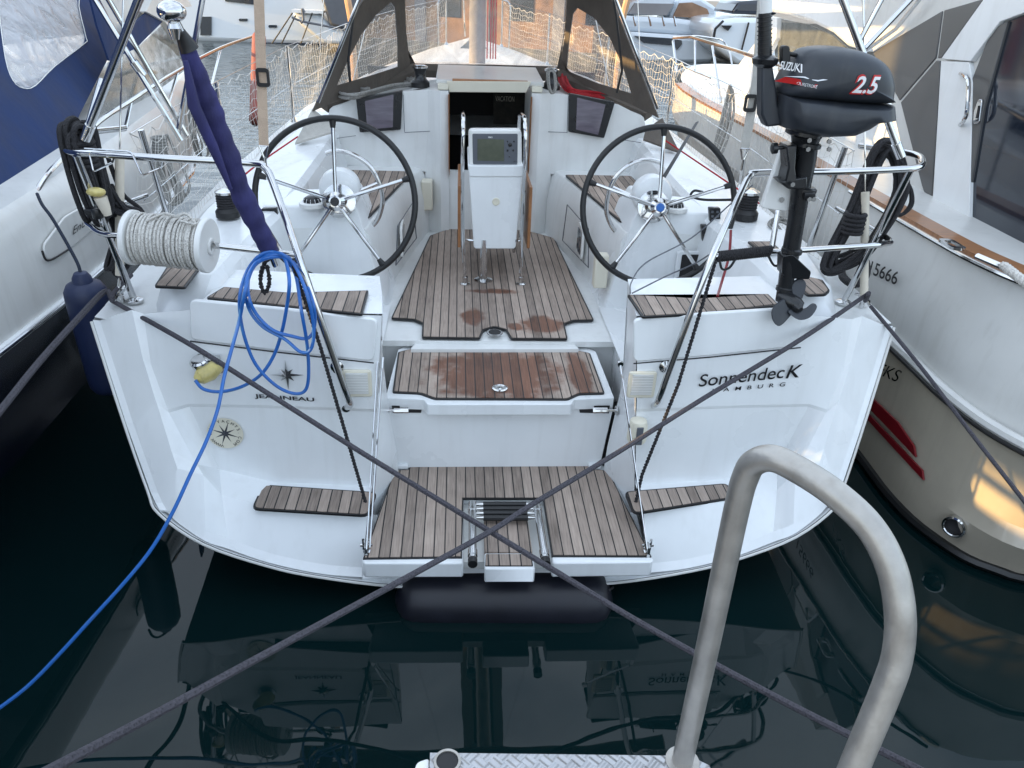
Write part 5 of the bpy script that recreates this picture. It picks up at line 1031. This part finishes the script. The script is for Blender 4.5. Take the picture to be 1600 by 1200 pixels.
mb = MB(); mb.loft([[s_[0][1], V3((-3.0 - max(0, i-6)*.4, s_[0][1].y, s_[0][1].z+.10)), V3((-4.9+max(0, i-5)*.35, s_[0][1].y, s_[0][1].z+.08))] for i, s_ in enumerate(secs)]); part('deck', mb, M['gelold'], LC)
mb = MB(); mb.slab([(-2.62, -1.9, 0.0), (-4.9, -1.9, 0.0), (-4.9, -1.9, 1.3), (-2.5, -1.9, 1.3)], (0, .1, 0)); mb.slab([(-4.9, -1.9, 0), (-4.9, 5.5, 0), (-4.9, 5.5, 1.55), (-4.9, -1.9, 1.3)], (.05, 0, 0)); part('hull_far_side', mb, M['navy'], LC)
mb = MB(); q = spl([(-2.42, 5.8, 1.78)] and [P(395, 57, u=-2.55), P(345, 75, u=-2.42), P(270, 115, u=-2.28), P(205, 157, u=-2.26), P(155, 190, u=-2.26), P(110, 235, u=-2.26), P(80, 266, u=-2.24), P(60, 295, u=-2.24), P(50, 325, u=-2.22)], 6); mb.tube(q, .014, 10); part('bow_rail', mb, M['steel'], LC)
for (x0, y0), (x1, y1), u in (((277, 114), (248, 215), -2.30), ((345, 76), (330, 135), -2.42), ((205, 157), (195, 205), -2.28)):
    mb = MB(); mb.tube([P(x0, y0, u=u), P(x1, y1, u=u)], .011, 8); part('rail_stanchion', mb, M['steel'], LC)
# canvas: the enclosure leans inwards towards its roof
ca_, cb_, cc2 = V3((-2.30, 0, 1.25)), V3((-2.30, 1, 1.25)), V3((-2.95, 0, 2.25))
PC = lambda x, y: qv(x, y, ca_, cb_, cc2)
CN = (cb_-ca_).cross(cc2-ca_).normalized(); CN = CN if CN.x < 0 else -CN
cz = lambda v, z: V3((-2.30-.65*(z-1.25), v, z))
c_ = [PC(x, y) for x, y in ((42, 306), (70, 265), (100, 232), (128, 172), (168, 93), (152, 45), (136, -20))]; tpz = 2.85
mb = MB(); outer = [cz(-.34, 1.25)] + c_ + [cz(c_[-1].y+.1, tpz), cz(-.34, tpz)]
win = [PC(x, y) for x, y in ((-2, 20), (-14, -60), (116, -60), (123, 10), (134, 58), (132, 68), (85, 104), (55, 134), (36, 138), (20, 126), (8, 92))]
mb.ring(outer, win, CN*.012, 96); cv = part('canvas_side', mb, M['blue'], LC)
mb = MB(); mb.slab([p+CN*.006 for p in win], CN*.002); part('vinyl_window', mb, M['vinylm'], cv)
mb = MB(); mb.tube(spl([p-CN*.002 for p in win], 3, True), .003, 5, closed=True); part('window_piping', mb, M['white'], cv)
mb = MB(); mb.loft([[cz(v, tpz), V3((-3.3, v, tpz+.12)), V3((-4.5, v, tpz+.12)), V3((-4.85, v, tpz-.1))] for v in (-.42, .2, c_[-1].y+.1)]); part('canvas_roof', mb, M['blue'], LC)
mb = MB(); mb.slab([(-4.85, -.42, 1.3), (-4.85, 3.1, 1.5), (-4.85, 3.1, 2.9), (-4.85, 1.0, 3.0), (-4.85, .9, 3.3), (-4.85, -.42, 3.3)], (.02, 0, 0)); part('far_sun_blocker', mb, M['blue'], LC)  # added unseen panel, its outline shaped to keep sun off the cockpit
u2 = -2.42
mb = MB(); mb.slab([P(x, y, u=u2) for x, y in ((137, -20), (146, -20), (187, 58), (228, 20), (256, 32), (212, 76), (190, 86), (171, 95), (152, 40))], (-.012, 0, 0)); part('canvas_apron', mb, M['blue'], LC)
mb = MB(); mb.slab([P(x, y, u=u2-.05) for x, y in ((146, -20), (187, 60), (230, 20), (300, 10), (260, -60), (150, -60))], (-.05, 0, 0)); part('hardtop', mb, M['gelold'], LC)
mb = MB(); mb.slab([P(x, y, u=u2+.02) for x, y in ((228, 18), (240, -5), (262, 14), (294, 62), (282, 70), (258, 34))], (-.05, 0, 0)); part('windscreen_frame', mb, M['gelold'], LC)
mb = MB(); mb.slab([P(x, y, u=u2-.02) for x, y in ((171, 96), (214, 76), (258, 36), (283, 70), (292, 108), (235, 150), (180, 182), (150, 190))], (-.01, 0, 0)); part('windscreen', mb, M['cglass'], LC)
mb = MB(); mb.slab([(-2.65, 1.2, 1.38), (-2.65, 4.2, 1.48), (-2.7, 3.6, 1.68), (-2.7, 1.2, 1.71)], (-2.0, 0, 0)); part('cabin_trunk', mb, M['gelold'], LC, bevel=.05)
ts = lambda x, y, o=0: P(x, y, u=-2.155+o)
mb = MB(); mb.slab(rpoly([ts(64, 383), ts(98, 338), ts(168, 298), ts(176, 330), ts(120, 378), ts(82, 408), ts(68, 404)], .03), (.012, 0, 0)); part('side_vent', mb, M['gelold'], LC, bevel=.008)
mb = text_mb('Endeavour', ts(112, 368, .016), ts(170, 325)-ts(112, 368), V3((0, 0, 1)), .05, shear=.5, width=(ts(168, 328)-ts(112, 368)).length); part('model_lettering', mb, M['letter'], LC, smooth=False)
mb = MB(); mb.tube(spl([ts(66, 392, .02), ts(72, 406, .02), ts(84, 404, .02), ts(110, 388, .02)], 5), .005, 6); part('vent_seam', mb, M['dark'], LC)
mb = MB()
for z_ in (1.46, 1.63, 1.80): mb.tube([V3((-2.35, -1.2, z_)), V3((-2.28, -.36, z_))], .022, 8)
for v_ in (-1.18, -.75, -.38): mb.tube([V3((-2.35, v_, 1.25)), V3((-2.33, v_, 2.9))], .02, 8)
part('stripe_light_rails', mb, M['steel'], LC)  # rails added out of view to break sunlight into stripes on the right hull
mb = MB(); mb.slab([(-2.36, -1.25, 1.15), (-2.30, -.30, 1.15), (-2.30, -.30, 1.50), (-2.36, -1.25, 1.50)], (-.02, 0, 0)); part('low_sun_blocker', mb, M['blue'], LC)  # unseen panel added to stop low sun reaching the stern lines
mb = MB(); mb.slab([(-2.4, -3.4, 1.2), (-2.4, -1.2, 1.2), (-2.9, -1.2, 2.7), (-2.9, -3.4, 2.7)], (-.02, 0, 0)); mb.slab([(-2.42, -1.36, 1.82), (-2.42, -.11, 1.82), (-2.92, -.11, 2.8), (-2.92, -1.36, 2.8)], (-.02, 0, 0)); part('aft_sun_blocker', mb, M['blue'], LC)  # unseen panel and valance added to shade the handrail and locker tops
FY = root('sun_blocker_yacht', (-10, -2, 0), 'added unseen yacht shape beyond the left motor cruiser, blocking the sun', 'motor yacht')  # added out of view to shade the right cruiser's cabin side
mb = MB(); mb.box((-12.5, -9, -.2), (-9, 5, 2.8)); part('hull', mb, M['yacht'], FY, bevel=.3)
mb = MB(); mb.box((-12, -8, 4.2), (-9.2, 1.5, 7.4)); part('superstructure', mb, M['yacht'], FY, bevel=.3)  # upper block of the added yacht, raised so low sun passes beneath
for v_ in (-7.5, -4, -.6):
    mb = MB(); mb.box((-9.6, v_, 2.8), (-9.4, v_+.2, 4.2)); part('blocker_pillar', mb, M['yacht'], FY)
# ================================================================ RIGHT MOTOR CRUISER
RC = root('motor_cruiser', (3.4, 1.5, 0), 'right white motor cruiser with teak-capped gunwale and dark side panels', 'motor cruiser')
wl = [(3.9, 6.3), (3.0, 6.5), (2.45, 5.0), (2.16, 2.6), (2.06, .64), (2.04, .1), (2.10, -.2), (2.24, -.40), (2.6, -.5), (4.4, -.55)]
ml = [(3.95, 6.7), (3.05, 7.0), (2.32, 5.3), (2.12, 2.7), (2.08, .6), (2.07, .05), (2.13, -.28), (2.30, -.50), (2.7, -.60), (4.4, -.62)]
rl_ = [(4.0, 7.0), (2.95, 7.3), (2.2, 5.5), (2.09, 2.8), (2.08, .6), (2.08, .05), (2.14, -.30), (2.30, -.56), (2.7, -.68), (4.4, -.70)]
ul = [(4.0, 7.05), (2.92, 7.35), (2.18, 5.55), (2.10, 2.8), (2.10, .6), (2.10, .05), (2.17, -.26), (2.33, -.48), (2.7, -.6), (4.4, -.62)]
gl = [(4.0, 7.3), (2.85, 7.6), (2.12, 5.7), (2.13, 2.9), (2.16, .8), (2.20, .2), (2.28, -.15), (2.42, -.36), (2.8, -.46), (4.4, -.5)]
zr_ = [.92, .90, .84, .76, .71, .69, .68, .68, .68, .68]; zg = [1.42, 1.40, 1.36, 1.31, 1.27, 1.26, 1.27, 1.28, 1.28, 1.28]
def row(l_, z): return [V3((a, b, z[i] if isinstance(z, list) else z)) for i, (a, b) in enumerate(l_)]
def sm(r): return spl(r, 5)
mb = MB(); mb.loft([sm(row(wl, -.1)), sm(row(wl, .03)), sm(row([(a-.02, b-.03) for a, b in ml], .22)), sm(row(ml, .30)), sm(row(rl_, [z-.04 for z in zr_]))]); part('hull', mb, M['champ'], RC, ang=24)
mb = MB(); mb.loft([sm(row(ul, [z+.0 for z in zr_])), sm([V3(((a.x+b.x)/2-.035, (a.y+b.y)/2-.0, (a.z+b.z)/2-.06)) for a, b in zip(row(ul, zr_), row(gl, zg))]), sm([V3(((a.x+b.x*2)/3-.0, (a.y+b.y*2)/3, (a.z+b.z*2)/3)) for a, b in zip(row(ul, zr_), row(gl, zg))]), sm(row(gl, zg))]); part('topsides', mb, M['gelold'], RC, ang=20)
mb = MB(); mb.tube(sm(row(rl_, zr_)), .028, 8); part('rub_rail', mb, M['gelold'], RC); mb = MB(); mb.tube([p+V3((-.022, -.006, -.006)) for p in sm(row(rl_, [z-.02 for z in zr_]))], .011, 8); part('rub_rail_strip', mb, M['black'], RC)
mb = MB(); mb.tube([p+V3((-.012, -.008, .0)) for p in sm(row(wl, .03))], .022, 6); part('boot_stripe', mb, M['antifoul'], RC)
g = sm(row(gl, zg)); mb = MB(); mb.loft([[p+V3((-.01, 0, .0)) for p in g[10:32]], [p+V3((-.01, 0, .022)) for p in g[10:32]], [p+V3((.10, .03, .024)) for p in g[10:32]], [p+V3((.10, .03, 0)) for p in g[10:32]]]); part('teak_capping', mb, M['wood'], RC, ang=30)
mb = MB(); mb.tube([p+V3((-.016, -.004, -.01)) for p in g[18:36]], .012, 8); part('gunwale_strip', mb, M['steel'], RC)
mb = MB(); mb.loft([[p+V3((.09, .03, .0)), V3((max(p.x+.4, 3.0), min(p.y+.06, 7.0), p.z+.04)), V3((4.6, min(p.y+.06, 6.8), p.z+.05))] for p in g]); part('deck', mb, M['gelold'], RC)
q = P(1487, 384, z=1.30); mb = MB(); mb.ring(rpoly([q+V3(p) for p in ((-.04, -.07, 0), (.03, -.08, 0), (.04, .07, 0), (-.03, .08, 0))], .03), rpoly([q+V3(p)*.6 for p in ((-.04, -.07, 0), (.03, -.08, 0), (.04, .07, 0), (-.03, .08, 0))], .02), (0, 0, .012), 32); part('fairlead', mb, M['steel'], RC)
q = P(1555, 412, z=1.31); mb = MB(); mb.tube([q+V3((-.02, .10, .0)), q+V3((.02, -.12, .0))], .014, 8); cl_ = part('deck_cleat', mb, M['steel'], RC)
mb = MB(); twist(mb, [P(1568, 415, z=1.32), P(1590, 432, z=1.33), P(1625, 460, z=1.33)], .018, .05, 3); single('mooring_rope', mb, M['ropew'], P(1568, 415, z=1.32), 'short white and brown twisted rope on the gunwale cleat of the right cruiser', 'rope')
# exhaust, red stripe, script, registration
hs_ = lambda x, y, u=2.045: P(x, y, u=u)
q = P(1494, 820, v=-.27); nrm = V3((-.80, -.6, 0)); mb = MB(); mb.lathe(q+nrm*.0, nrm, [(.052, -.06), (.052, .03), (.044, .034), (.040, .03), (.040, -.05)], 24); ex_ = part('exhaust_outlet', mb, M['steel'], RC); mb = MB(); mb.lathe(q, nrm, [(.040, -.03), (.040, .0)], 24); part('exhaust_bore', mb, M['dark'], ex_)
mb = MB(); mb.slab([hs_(*p) for p in ((1352, 612), (1361, 621), (1402, 660), (1427, 697), (1430, 714), (1390, 672), (1350, 630))], (.01, 0, 0)); part('red_flash', mb, M['red'], RC)
mb = MB(); mb.slab([hs_(*p) for p in ((1350, 640), (1395, 688), (1440, 735), (1442, 750), (1393, 697), (1350, 650))], (.01, 0, 0)); part('red_flash', mb, M['red'], RC)
mb = text_mb('FKS', P(1368, 583, u=2.06), P(1418, 604, u=2.06)-P(1368, 583, u=2.06), V3((0, 0, 1)), .10, shear=.3, width=.22); part('script_lettering', mb, M['steel'], RC, smooth=False)
gx = lambda x, y: P(x, y, u=2.085)
mb = text_mb('15666', gx(1355, 425), gx(1391, 441)-gx(1355, 425), V3((0, 0, 1)), .10, width=(gx(1391, 441)-gx(1350, 423)).length*1.0, bold=.01); part('registration_lettering', mb, M['letter'], RC, smooth=False)
# superstructure
US = 2.55
def sp(pts, u, m_, name, th=.03, par=None, bevel=.004, rad=0):
    q = [P(x, y, u=u) for x, y in pts]; q = rpoly(q, rad, 3) if rad else q; mb = MB(); mb.slab(q, (th, 0, 0)); return part(name, mb, m_, par or RC, bevel=bevel)
sp([(1335, -80), (1350, 45), (1385, 130), (1405, 215), (1425, 300), (1436, 352), (1470, 372), (1520, 400), (1700, 500), (1700, -150)], US, M['gelold'], 'cabin_side', .12)
sp([(1363, 81), (1472, 17), (1462, 90), (1405, 157)], US-.008, M['trim'], 'side_panel'); sp([(1475, 16), (1537, -2), (1471, 90), (1465, 91)], US-.008, M['trim'], 'side_panel'); sp([(1463, 94), (1469, 95), (1454, 330), (1440, 290), (1407, 160)], US-.008, M['trim'], 'side_panel')
sp([(1470, 92), (1540, -6), (1640, -40), (1640, 5), (1562, 34), (1516, 96)], US-.03, M['gel'], 'arch', .05)
sp([(1470, 95), (1514, 97), (1519, 130), (1513, 386), (1455, 348)], US-.025, M['gel'], 'door_pillar', .05)
sp([(1549, 46), (1574, 33), (1536, 170), (1521, 262), (1514, 300), (1516, 130)], US-.02, M['trim'], 'door_frame', .03)
sp([(1572, 34), (1620, 12), (1720, -10), (1720, 500), (1514, 388), (1517, 290), (1536, 172)], US-.005, M['dglass'], 'sliding_door', .02)
o = sp([(1528, 155), (1534, 155), (1529, 192), (1520, 194), (1521, 175)], US-.032, M['steel'], 'door_latch', .012, rad=.012); sp([(1528, 165), (1531, 165), (1527, 185), (1524, 185)], US-.036, M['dark'], 'latch_slot', .006, par=o, rad=.004)
mb = MB(); mb.tube(spl([P(1501, 115, u=US-.03), P(1508, 119, u=US-.07), P(1513, 130, u=US-.08), P(1511, 172, u=US-.08), P(1506, 188, u=US-.07), P(1500, 195, u=US-.03)], 5), .011, 10); part('grab_handle', mb, M['steel'], RC)
sp([(1196, -60), (1199, 18), (1230, 24), (1268, 36), (1300, 52), (1322, 72), (1350, 80), (1390, 50), (1470, 12), (1700, -60), (1700, -200), (1196, -200)], US+.05, M['gel'], 'flybridge', .6, bevel=.03)
mb = MB(); mb.tube([P(1352, 80, u=US-.05), P(1400, 45, u=US-.05), P(1440, -5, u=US-.05)], .012, 8); part('flybridge_rail', mb, M['steel'], RC)
sp([(1215, 28), (1262, 38), (1300, 55), (1322, 75), (1300, 190), (1262, 200), (1215, 110)], US+.12, M['cglass'], 'side_window', .02)
sp([(1200, 25), (1214, 28), (1212, 60), (1165, 150), (1140, 120), (1196, 45)], US+.08, M['gel'], 'windscreen_pillar', .05)
sp([(1165, 120), (1400, 190), (1440, 350), (1330, 330), (1215, 240), (1150, 165)], US+.16, M['gel'], 'cabin_trunk', .8, bevel=.03)
mb = MB(); q = [P(1060, 132, u=2.75), P(1051, 60, u=2.75), P(1080, 58, u=2.6), P(1120, 70, u=2.35), P(1165, 84, u=2.2), P(1240, 108, u=2.14), P(1320, 140, u=2.12), P(1390, 190, u=2.12)]; mb.tube(fillet(q, .1, 4), .017, 10); part('bow_rail', mb, M['steel'], RC)
mb = MB(); mb.tube(fillet([P(1051, 96, u=2.75), P(1085, 112, u=2.4), P(1110, 122, u=2.3)], .1), .009, 8); part('bow_rail_wire', mb, M['steel'], RC)
mb = MB(); mb.tube(fillet([P(1052, 58, u=2.75), P(1090, 56, u=3.0), P(1130, 62, u=3.2), P(1140, 80, u=3.3), P(1146, 115, u=3.3)], .12), .012, 8); part('bow_rail_far', mb, M['steel'], RC)
for (x0, y0), (x1, y1), u in (((1086, 59), (1086, 118), 2.6), ((1113, 72), (1127, 160), 2.25), ((1240, 108), (1262, 225), 2.16)): mb = MB(); mb.tube([P(x0, y0, u=u), P(x1, y1, u=u)], .012, 8); part('rail_stanchion', mb, M['steel'], RC)
# ================================================================ BACKGROUND
def far(pts, v, m_, name, par, depth=3.0, bevel=0):
    q = [P(x, y, v=v) for x, y in pts]; mb = MB(); mb.slab(q, (0, depth, 0)); return part(name, mb, m_, par, bevel=bevel)
V1 = 26.0
def base(x, y): q = P(x, y, v=V1); return V3((q.x, q.y, 0))
y1 = root('motor_yacht', base(380, 66), 'large white motor yacht lying across the far left water with oval hull ports', 'motor yacht')
far([(200, 61), (215, -60), (560, -60), (520, 70), (500, 74), (300, 67)], V1, M['yacht'], 'hull', y1, 5, .2)
for x, y in ((380, 31), (426, 41)): 
    q = [P(x+dx, y+dy, v=V1-.04) for dx, dy in ((-6, -2), (6, -2), (7, 0), (6, 2.2), (-6, 2.2), (-7, 0))]; mb = MB(); mb.slab(rpoly(q, .04), (0, .06, 0)); part('hull_port', mb, M['dglass'], y1)
far([(345, -20), (415, -20), (408, 6), (395, 7), (352, 2)], V1-.05, M['dglass'], 'hull_window', y1, .1)
far([(313, 26), (330, 26), (330, 55), (313, 55)], V1-.06, M['dglass'], 'boarding_gate', y1, .1); far([(200, 60), (300, 65), (521, 68), (521, 72), (300, 69), (200, 64)], V1-.05, M['navy'], 'boot_stripe', y1, .1)
y2 = root('motor_yacht', base(480, 70), 'yacht with black bow flare and hanging anchor, left of the sprayhood', 'motor yacht')
far([(455, 20), (500, 22), (520, 45), (545, 48), (548, 70), (505, 68), (470, 40)], V1-2, M['yacht'], 'bow', y2, 3, .1); far([(488, -40), (600, -40), (585, 30), (548, 50), (515, 40)], V1-2.2, M['grey'], 'bow_flare', y2, 3, .1); far([(455, 15), (505, 17), (505, 21), (456, 20)], V1-2.2, M['gel'], 'anchor_platform', y2, .6)
mb = MB(); q = lambda x, y: P(x, y, v=V1-2.4); mb.tube(spl([q(476, 20), q(472, 14), q(474, 30), q(470, 36)], 4), .04, 6); mb.tube([q(456, 27), q(470, 33), q(485, 36), q(528, 44)], .035, 6); part('anchor', mb, M['grey'], y2)
for a in (((457, 20), (425, 68)), ((488, 20), (470, 68)), ((505, 20), (500, 66)), ((462, 24), (440, 68))): mb = MB(); mb.tube([q(*a[0]), q(*a[1])], .02, 4); part('mooring_chain', mb, M['dark'], y2)
y3 = root('motor_yacht', base(1050, 98), 'white sports yacht behind the starboard side of the hood, long black hull window', 'motor yacht')
far([(962, 48), (1012, 52), (1075, 56), (1125, 66), (1122, 88), (1112, 100), (1010, 101), (960, 92)], V1-2, M['yacht'], 'hull', y3, 4, .15)
far([(955, 12), (968, 24), (1000, 26), (1060, 29), (1112, 36), (1126, 56), (1080, 57), (1010, 51), (955, 48)], V1-1.6, M['yacht'], 'foredeck', y3, 3.2, .25)
far([(975, 23), (984, 5), (1010, -6), (1060, -6), (1050, 10), (1045, 24), (1010, 24)], V1-1.2, M['yacht'], 'windscreen_band', y3, 2.4, .1); far([(982, 21), (992, 5), (1054, 6), (1042, 24)], V1-1.3, M['plasterb'], 'windscreen', y3, .1)
far([(1052, 26), (1062, 5), (1082, 4), (1105, 14), (1112, 30), (1090, 28)], V1-1.3, M['plaster'], 'side_window', y3, .1); far([(1045, 28), (1060, 0), (1095, -4), (1120, 12), (1122, 38)], V1-1.1, M['yacht'], 'cabin', y3, 2, .1)
far([(992, 56), (1050, 60), (1065, 63), (1066, 69), (1058, 78), (1052, 71), (1006, 67)], V1-2.06, M['dglass'], 'hull_window', y3, .1); far([(960, 95), (1010, 100), (1112, 100), (1112, 103), (1010, 104), (960, 98)], V1-2.06, M['antifoul'], 'boot_stripe', y3, .2)
for x in (990, 1014, 1035, 1053): mb = MB(); mb.tube([P(x, 26, v=V1-1.9), P(x+3, 41, v=V1-2)], .03, 4); part('stanchion', mb, M['steel'], y3)
y4 = root('motor_yacht', base(1160, 110), 'white yacht bow with black fittings at the far right, under the strap', 'motor yacht')
far([(1108, 45), (1118, 32), (1150, 28), (1210, 28), (1215, 110), (1175, 108), (1150, 100), (1118, 75)], V1-4, M['yacht'], 'hull', y4, 4, .25); far([(1155, 2), (1186, 0), (1215, 2), (1215, 24), (1142, 22)], V1-3.6, M['dglass'], 'windscreen', y4, 2, .1)
far([(1128, 40), (1144, 40), (1138, 48), (1133, 44)], V1-4.1, M['dark'], 'anchor', y4, .3); mb = MB(); mb.tube([P(1170, 35, v=V1-4.1), P(1157, 85, v=V1-4.1)], .03, 4); part('mooring_chain', mb, M['dark'], y4); mb = MB(); mb.tube([P(1115, 60, v=V1-4.2), P(1118, 45, v=V1-4.2), P(1130, 33, v=V1-4.1)], .04, 5); part('mooring_chain', mb, M['dark'], y4)
bd = root('quayside_building', V3((-3, 24, 0)), 'long ochre rendered building on the far quay, seen through the sprayhood windows', 'building')
bA, bB = V3((-4.3, 25.5, 0)), V3((3.75, 21.8, 0)); bt = (bB-bA).normalized(); bn = V3((bt.y, -bt.x, 0))
def bx2(m_, a, b, z0, z1, o, d, name):
    mb = MB(); p0 = bA+bt*a+bn*o; p1 = bA+bt*b+bn*o; mb.slab([p0+V3((0, 0, z0)), p1+V3((0, 0, z0)), p1+V3((0, 0, z1)), p0+V3((0, 0, z1))], -bn*d); return part(name, mb, m_, bd)
L_ = (bB-bA).length
bx2(M['plaster'], 0, L_, -.3, 8, 0, 5, 'wall'); bx2(M['stone'], -.2, L_+.2, -.4, .35, .15, .2, 'plinth')
for a in (.6, 3.0, 5.2, 7.6): bx2(M['plasterb'], a, a+.35, .35, 8, .10, .12, 'pilaster')
for a in (1.5, 3.8, 6.2, 8.6): o = bx2(M['dglass'], a, a+.75, 1.1, 2.7, .03, .06, 'window')
bx2(M['plasterb'], L_*.62, L_, 2.9, 8, .06, .1, 'rendered_band')
mb = MB(); mb.box((-40, 33, -.5), (60, 70, .9)); single('far_quay', mb, M['stone'], (0, 33, 0), None, None, kind='structure')
for x0, x1, lb in ((549, 536, 'slender varnished wooden spar rising left of the sprayhood'), (972, 985, 'slender varnished wooden spar rising right of the sprayhood')):
    mb = MB(); mb.tube([P(x0-(x1-x0)*-.2 if False else x0, 32, v=12), P(x1 if x0 < 700 else 990, -40, v=12), P(x1+(x1-x0)*3, -260, v=12)], .06, 8); mb.tube([P(x0, 32, v=12)-V3((0, 0, 1.2)), P(x0, 32, v=12)], .06, 8); single('wooden_spar', mb, M['spar'], P(x0, 32, v=12), lb, 'spar')

q = P(150, 300, v=.0); rl2 = root('rescue_light', q, 'yellowed rescue light clipped to the port corner leg of the stern rail', 'rescue light')
mb = MB(); mb.ball(q+V3((0, 0, .0)), .036, 8, (1, .6, .5)); part('light_lens', mb, M['cush'], rl2)
mb = MB(); mb.lathe(q+V3((.012, 0, -.02)), (.2, 0, -1), [(.024, 0), (.02, .04), (.014, .07)], 16); part('light_body', mb, M['sleeve'], rl2)
mb = MB(); q = P(155, 331, v=.04); mb.box(q-V3((.05, .015, .012)), q+V3((.04, .015, .012))); mb.lathe(q+V3((.0, -.02, -.02)), (0, 0, 1), [(.02, 0), (.02, .04)], 12); part('rail_clamp', mb, M['blackp'], B, bevel=.004)

# seams and shadow gaps of the mouldings
for a in (((612, 634), (660, 634), (658, 645), (614, 645)), ((904, 634), (953, 634), (951, 646), (906, 645))):
    mb = MB(); mb.slab([P(x, y, v=.046) for x, y in a], (0, .002, 0)); part('gate_slot', mb, M['dark'], B)
for a in (((632, 207), (690, 204)), ((832, 205), (886, 207)), ((556, 212), (520, 217)), ((962, 217), (1010, 224)), ((630, 148), (632, 206)), ((888, 150), (886, 208))):
    mb = MB(); mb.tube([P(a[0][0], a[0][1], v=VB+.012), P(a[1][0], a[1][1], v=VB+.012)], .0022, 5); part('bulkhead_seam', mb, M['grey'], B)
for sg in (-1, 1):
    pts = [V3((sg*x, y, z)) for x, y, z in ((.600, 1.42, .80), (.580, 1.42, 1.04), (.520, 1.95, 1.04), (.505, 1.95, .80))]
    mb = MB(); mb.tube([p+V3((-sg*.022, 0, 0)) for p in pts], .0035, 6, closed=True); part('seat_panel_seam', mb, M['grey'], B)

bo = MB(); bo.tube([V3((mq.x*.0, 4.6, 2.75)), V3((0, .9, 2.95))], .06, 12); bom = part('boom', bo, M['alu'], B)
bo = MB(); bo.loft([[V3((sx*.0+x*k, v, z)) for x, z in ((-.10, 2.95), (-.20, 3.1), (-.16, 3.35), (0, 3.5), (.16, 3.35), (.20, 3.1), (.10, 2.95))] for v, k, sx in ((4.5, 1.2, 0), (2.8, 1.05, 0), (1.0, .8, 0))], closed=True, caps=True); part('sail_cover', bo, M['canvas'], bom)
bo = MB(); bo.tube(spl([V3((-1.35, .75, 2.75)), V3((-.8, .8, 2.9)), V3((0, .82, 2.94)), V3((.8, .8, 2.9)), V3((1.35, .75, 2.75))], 6), .10, 12); part('folded_bimini', bo, M['canvas'], B)
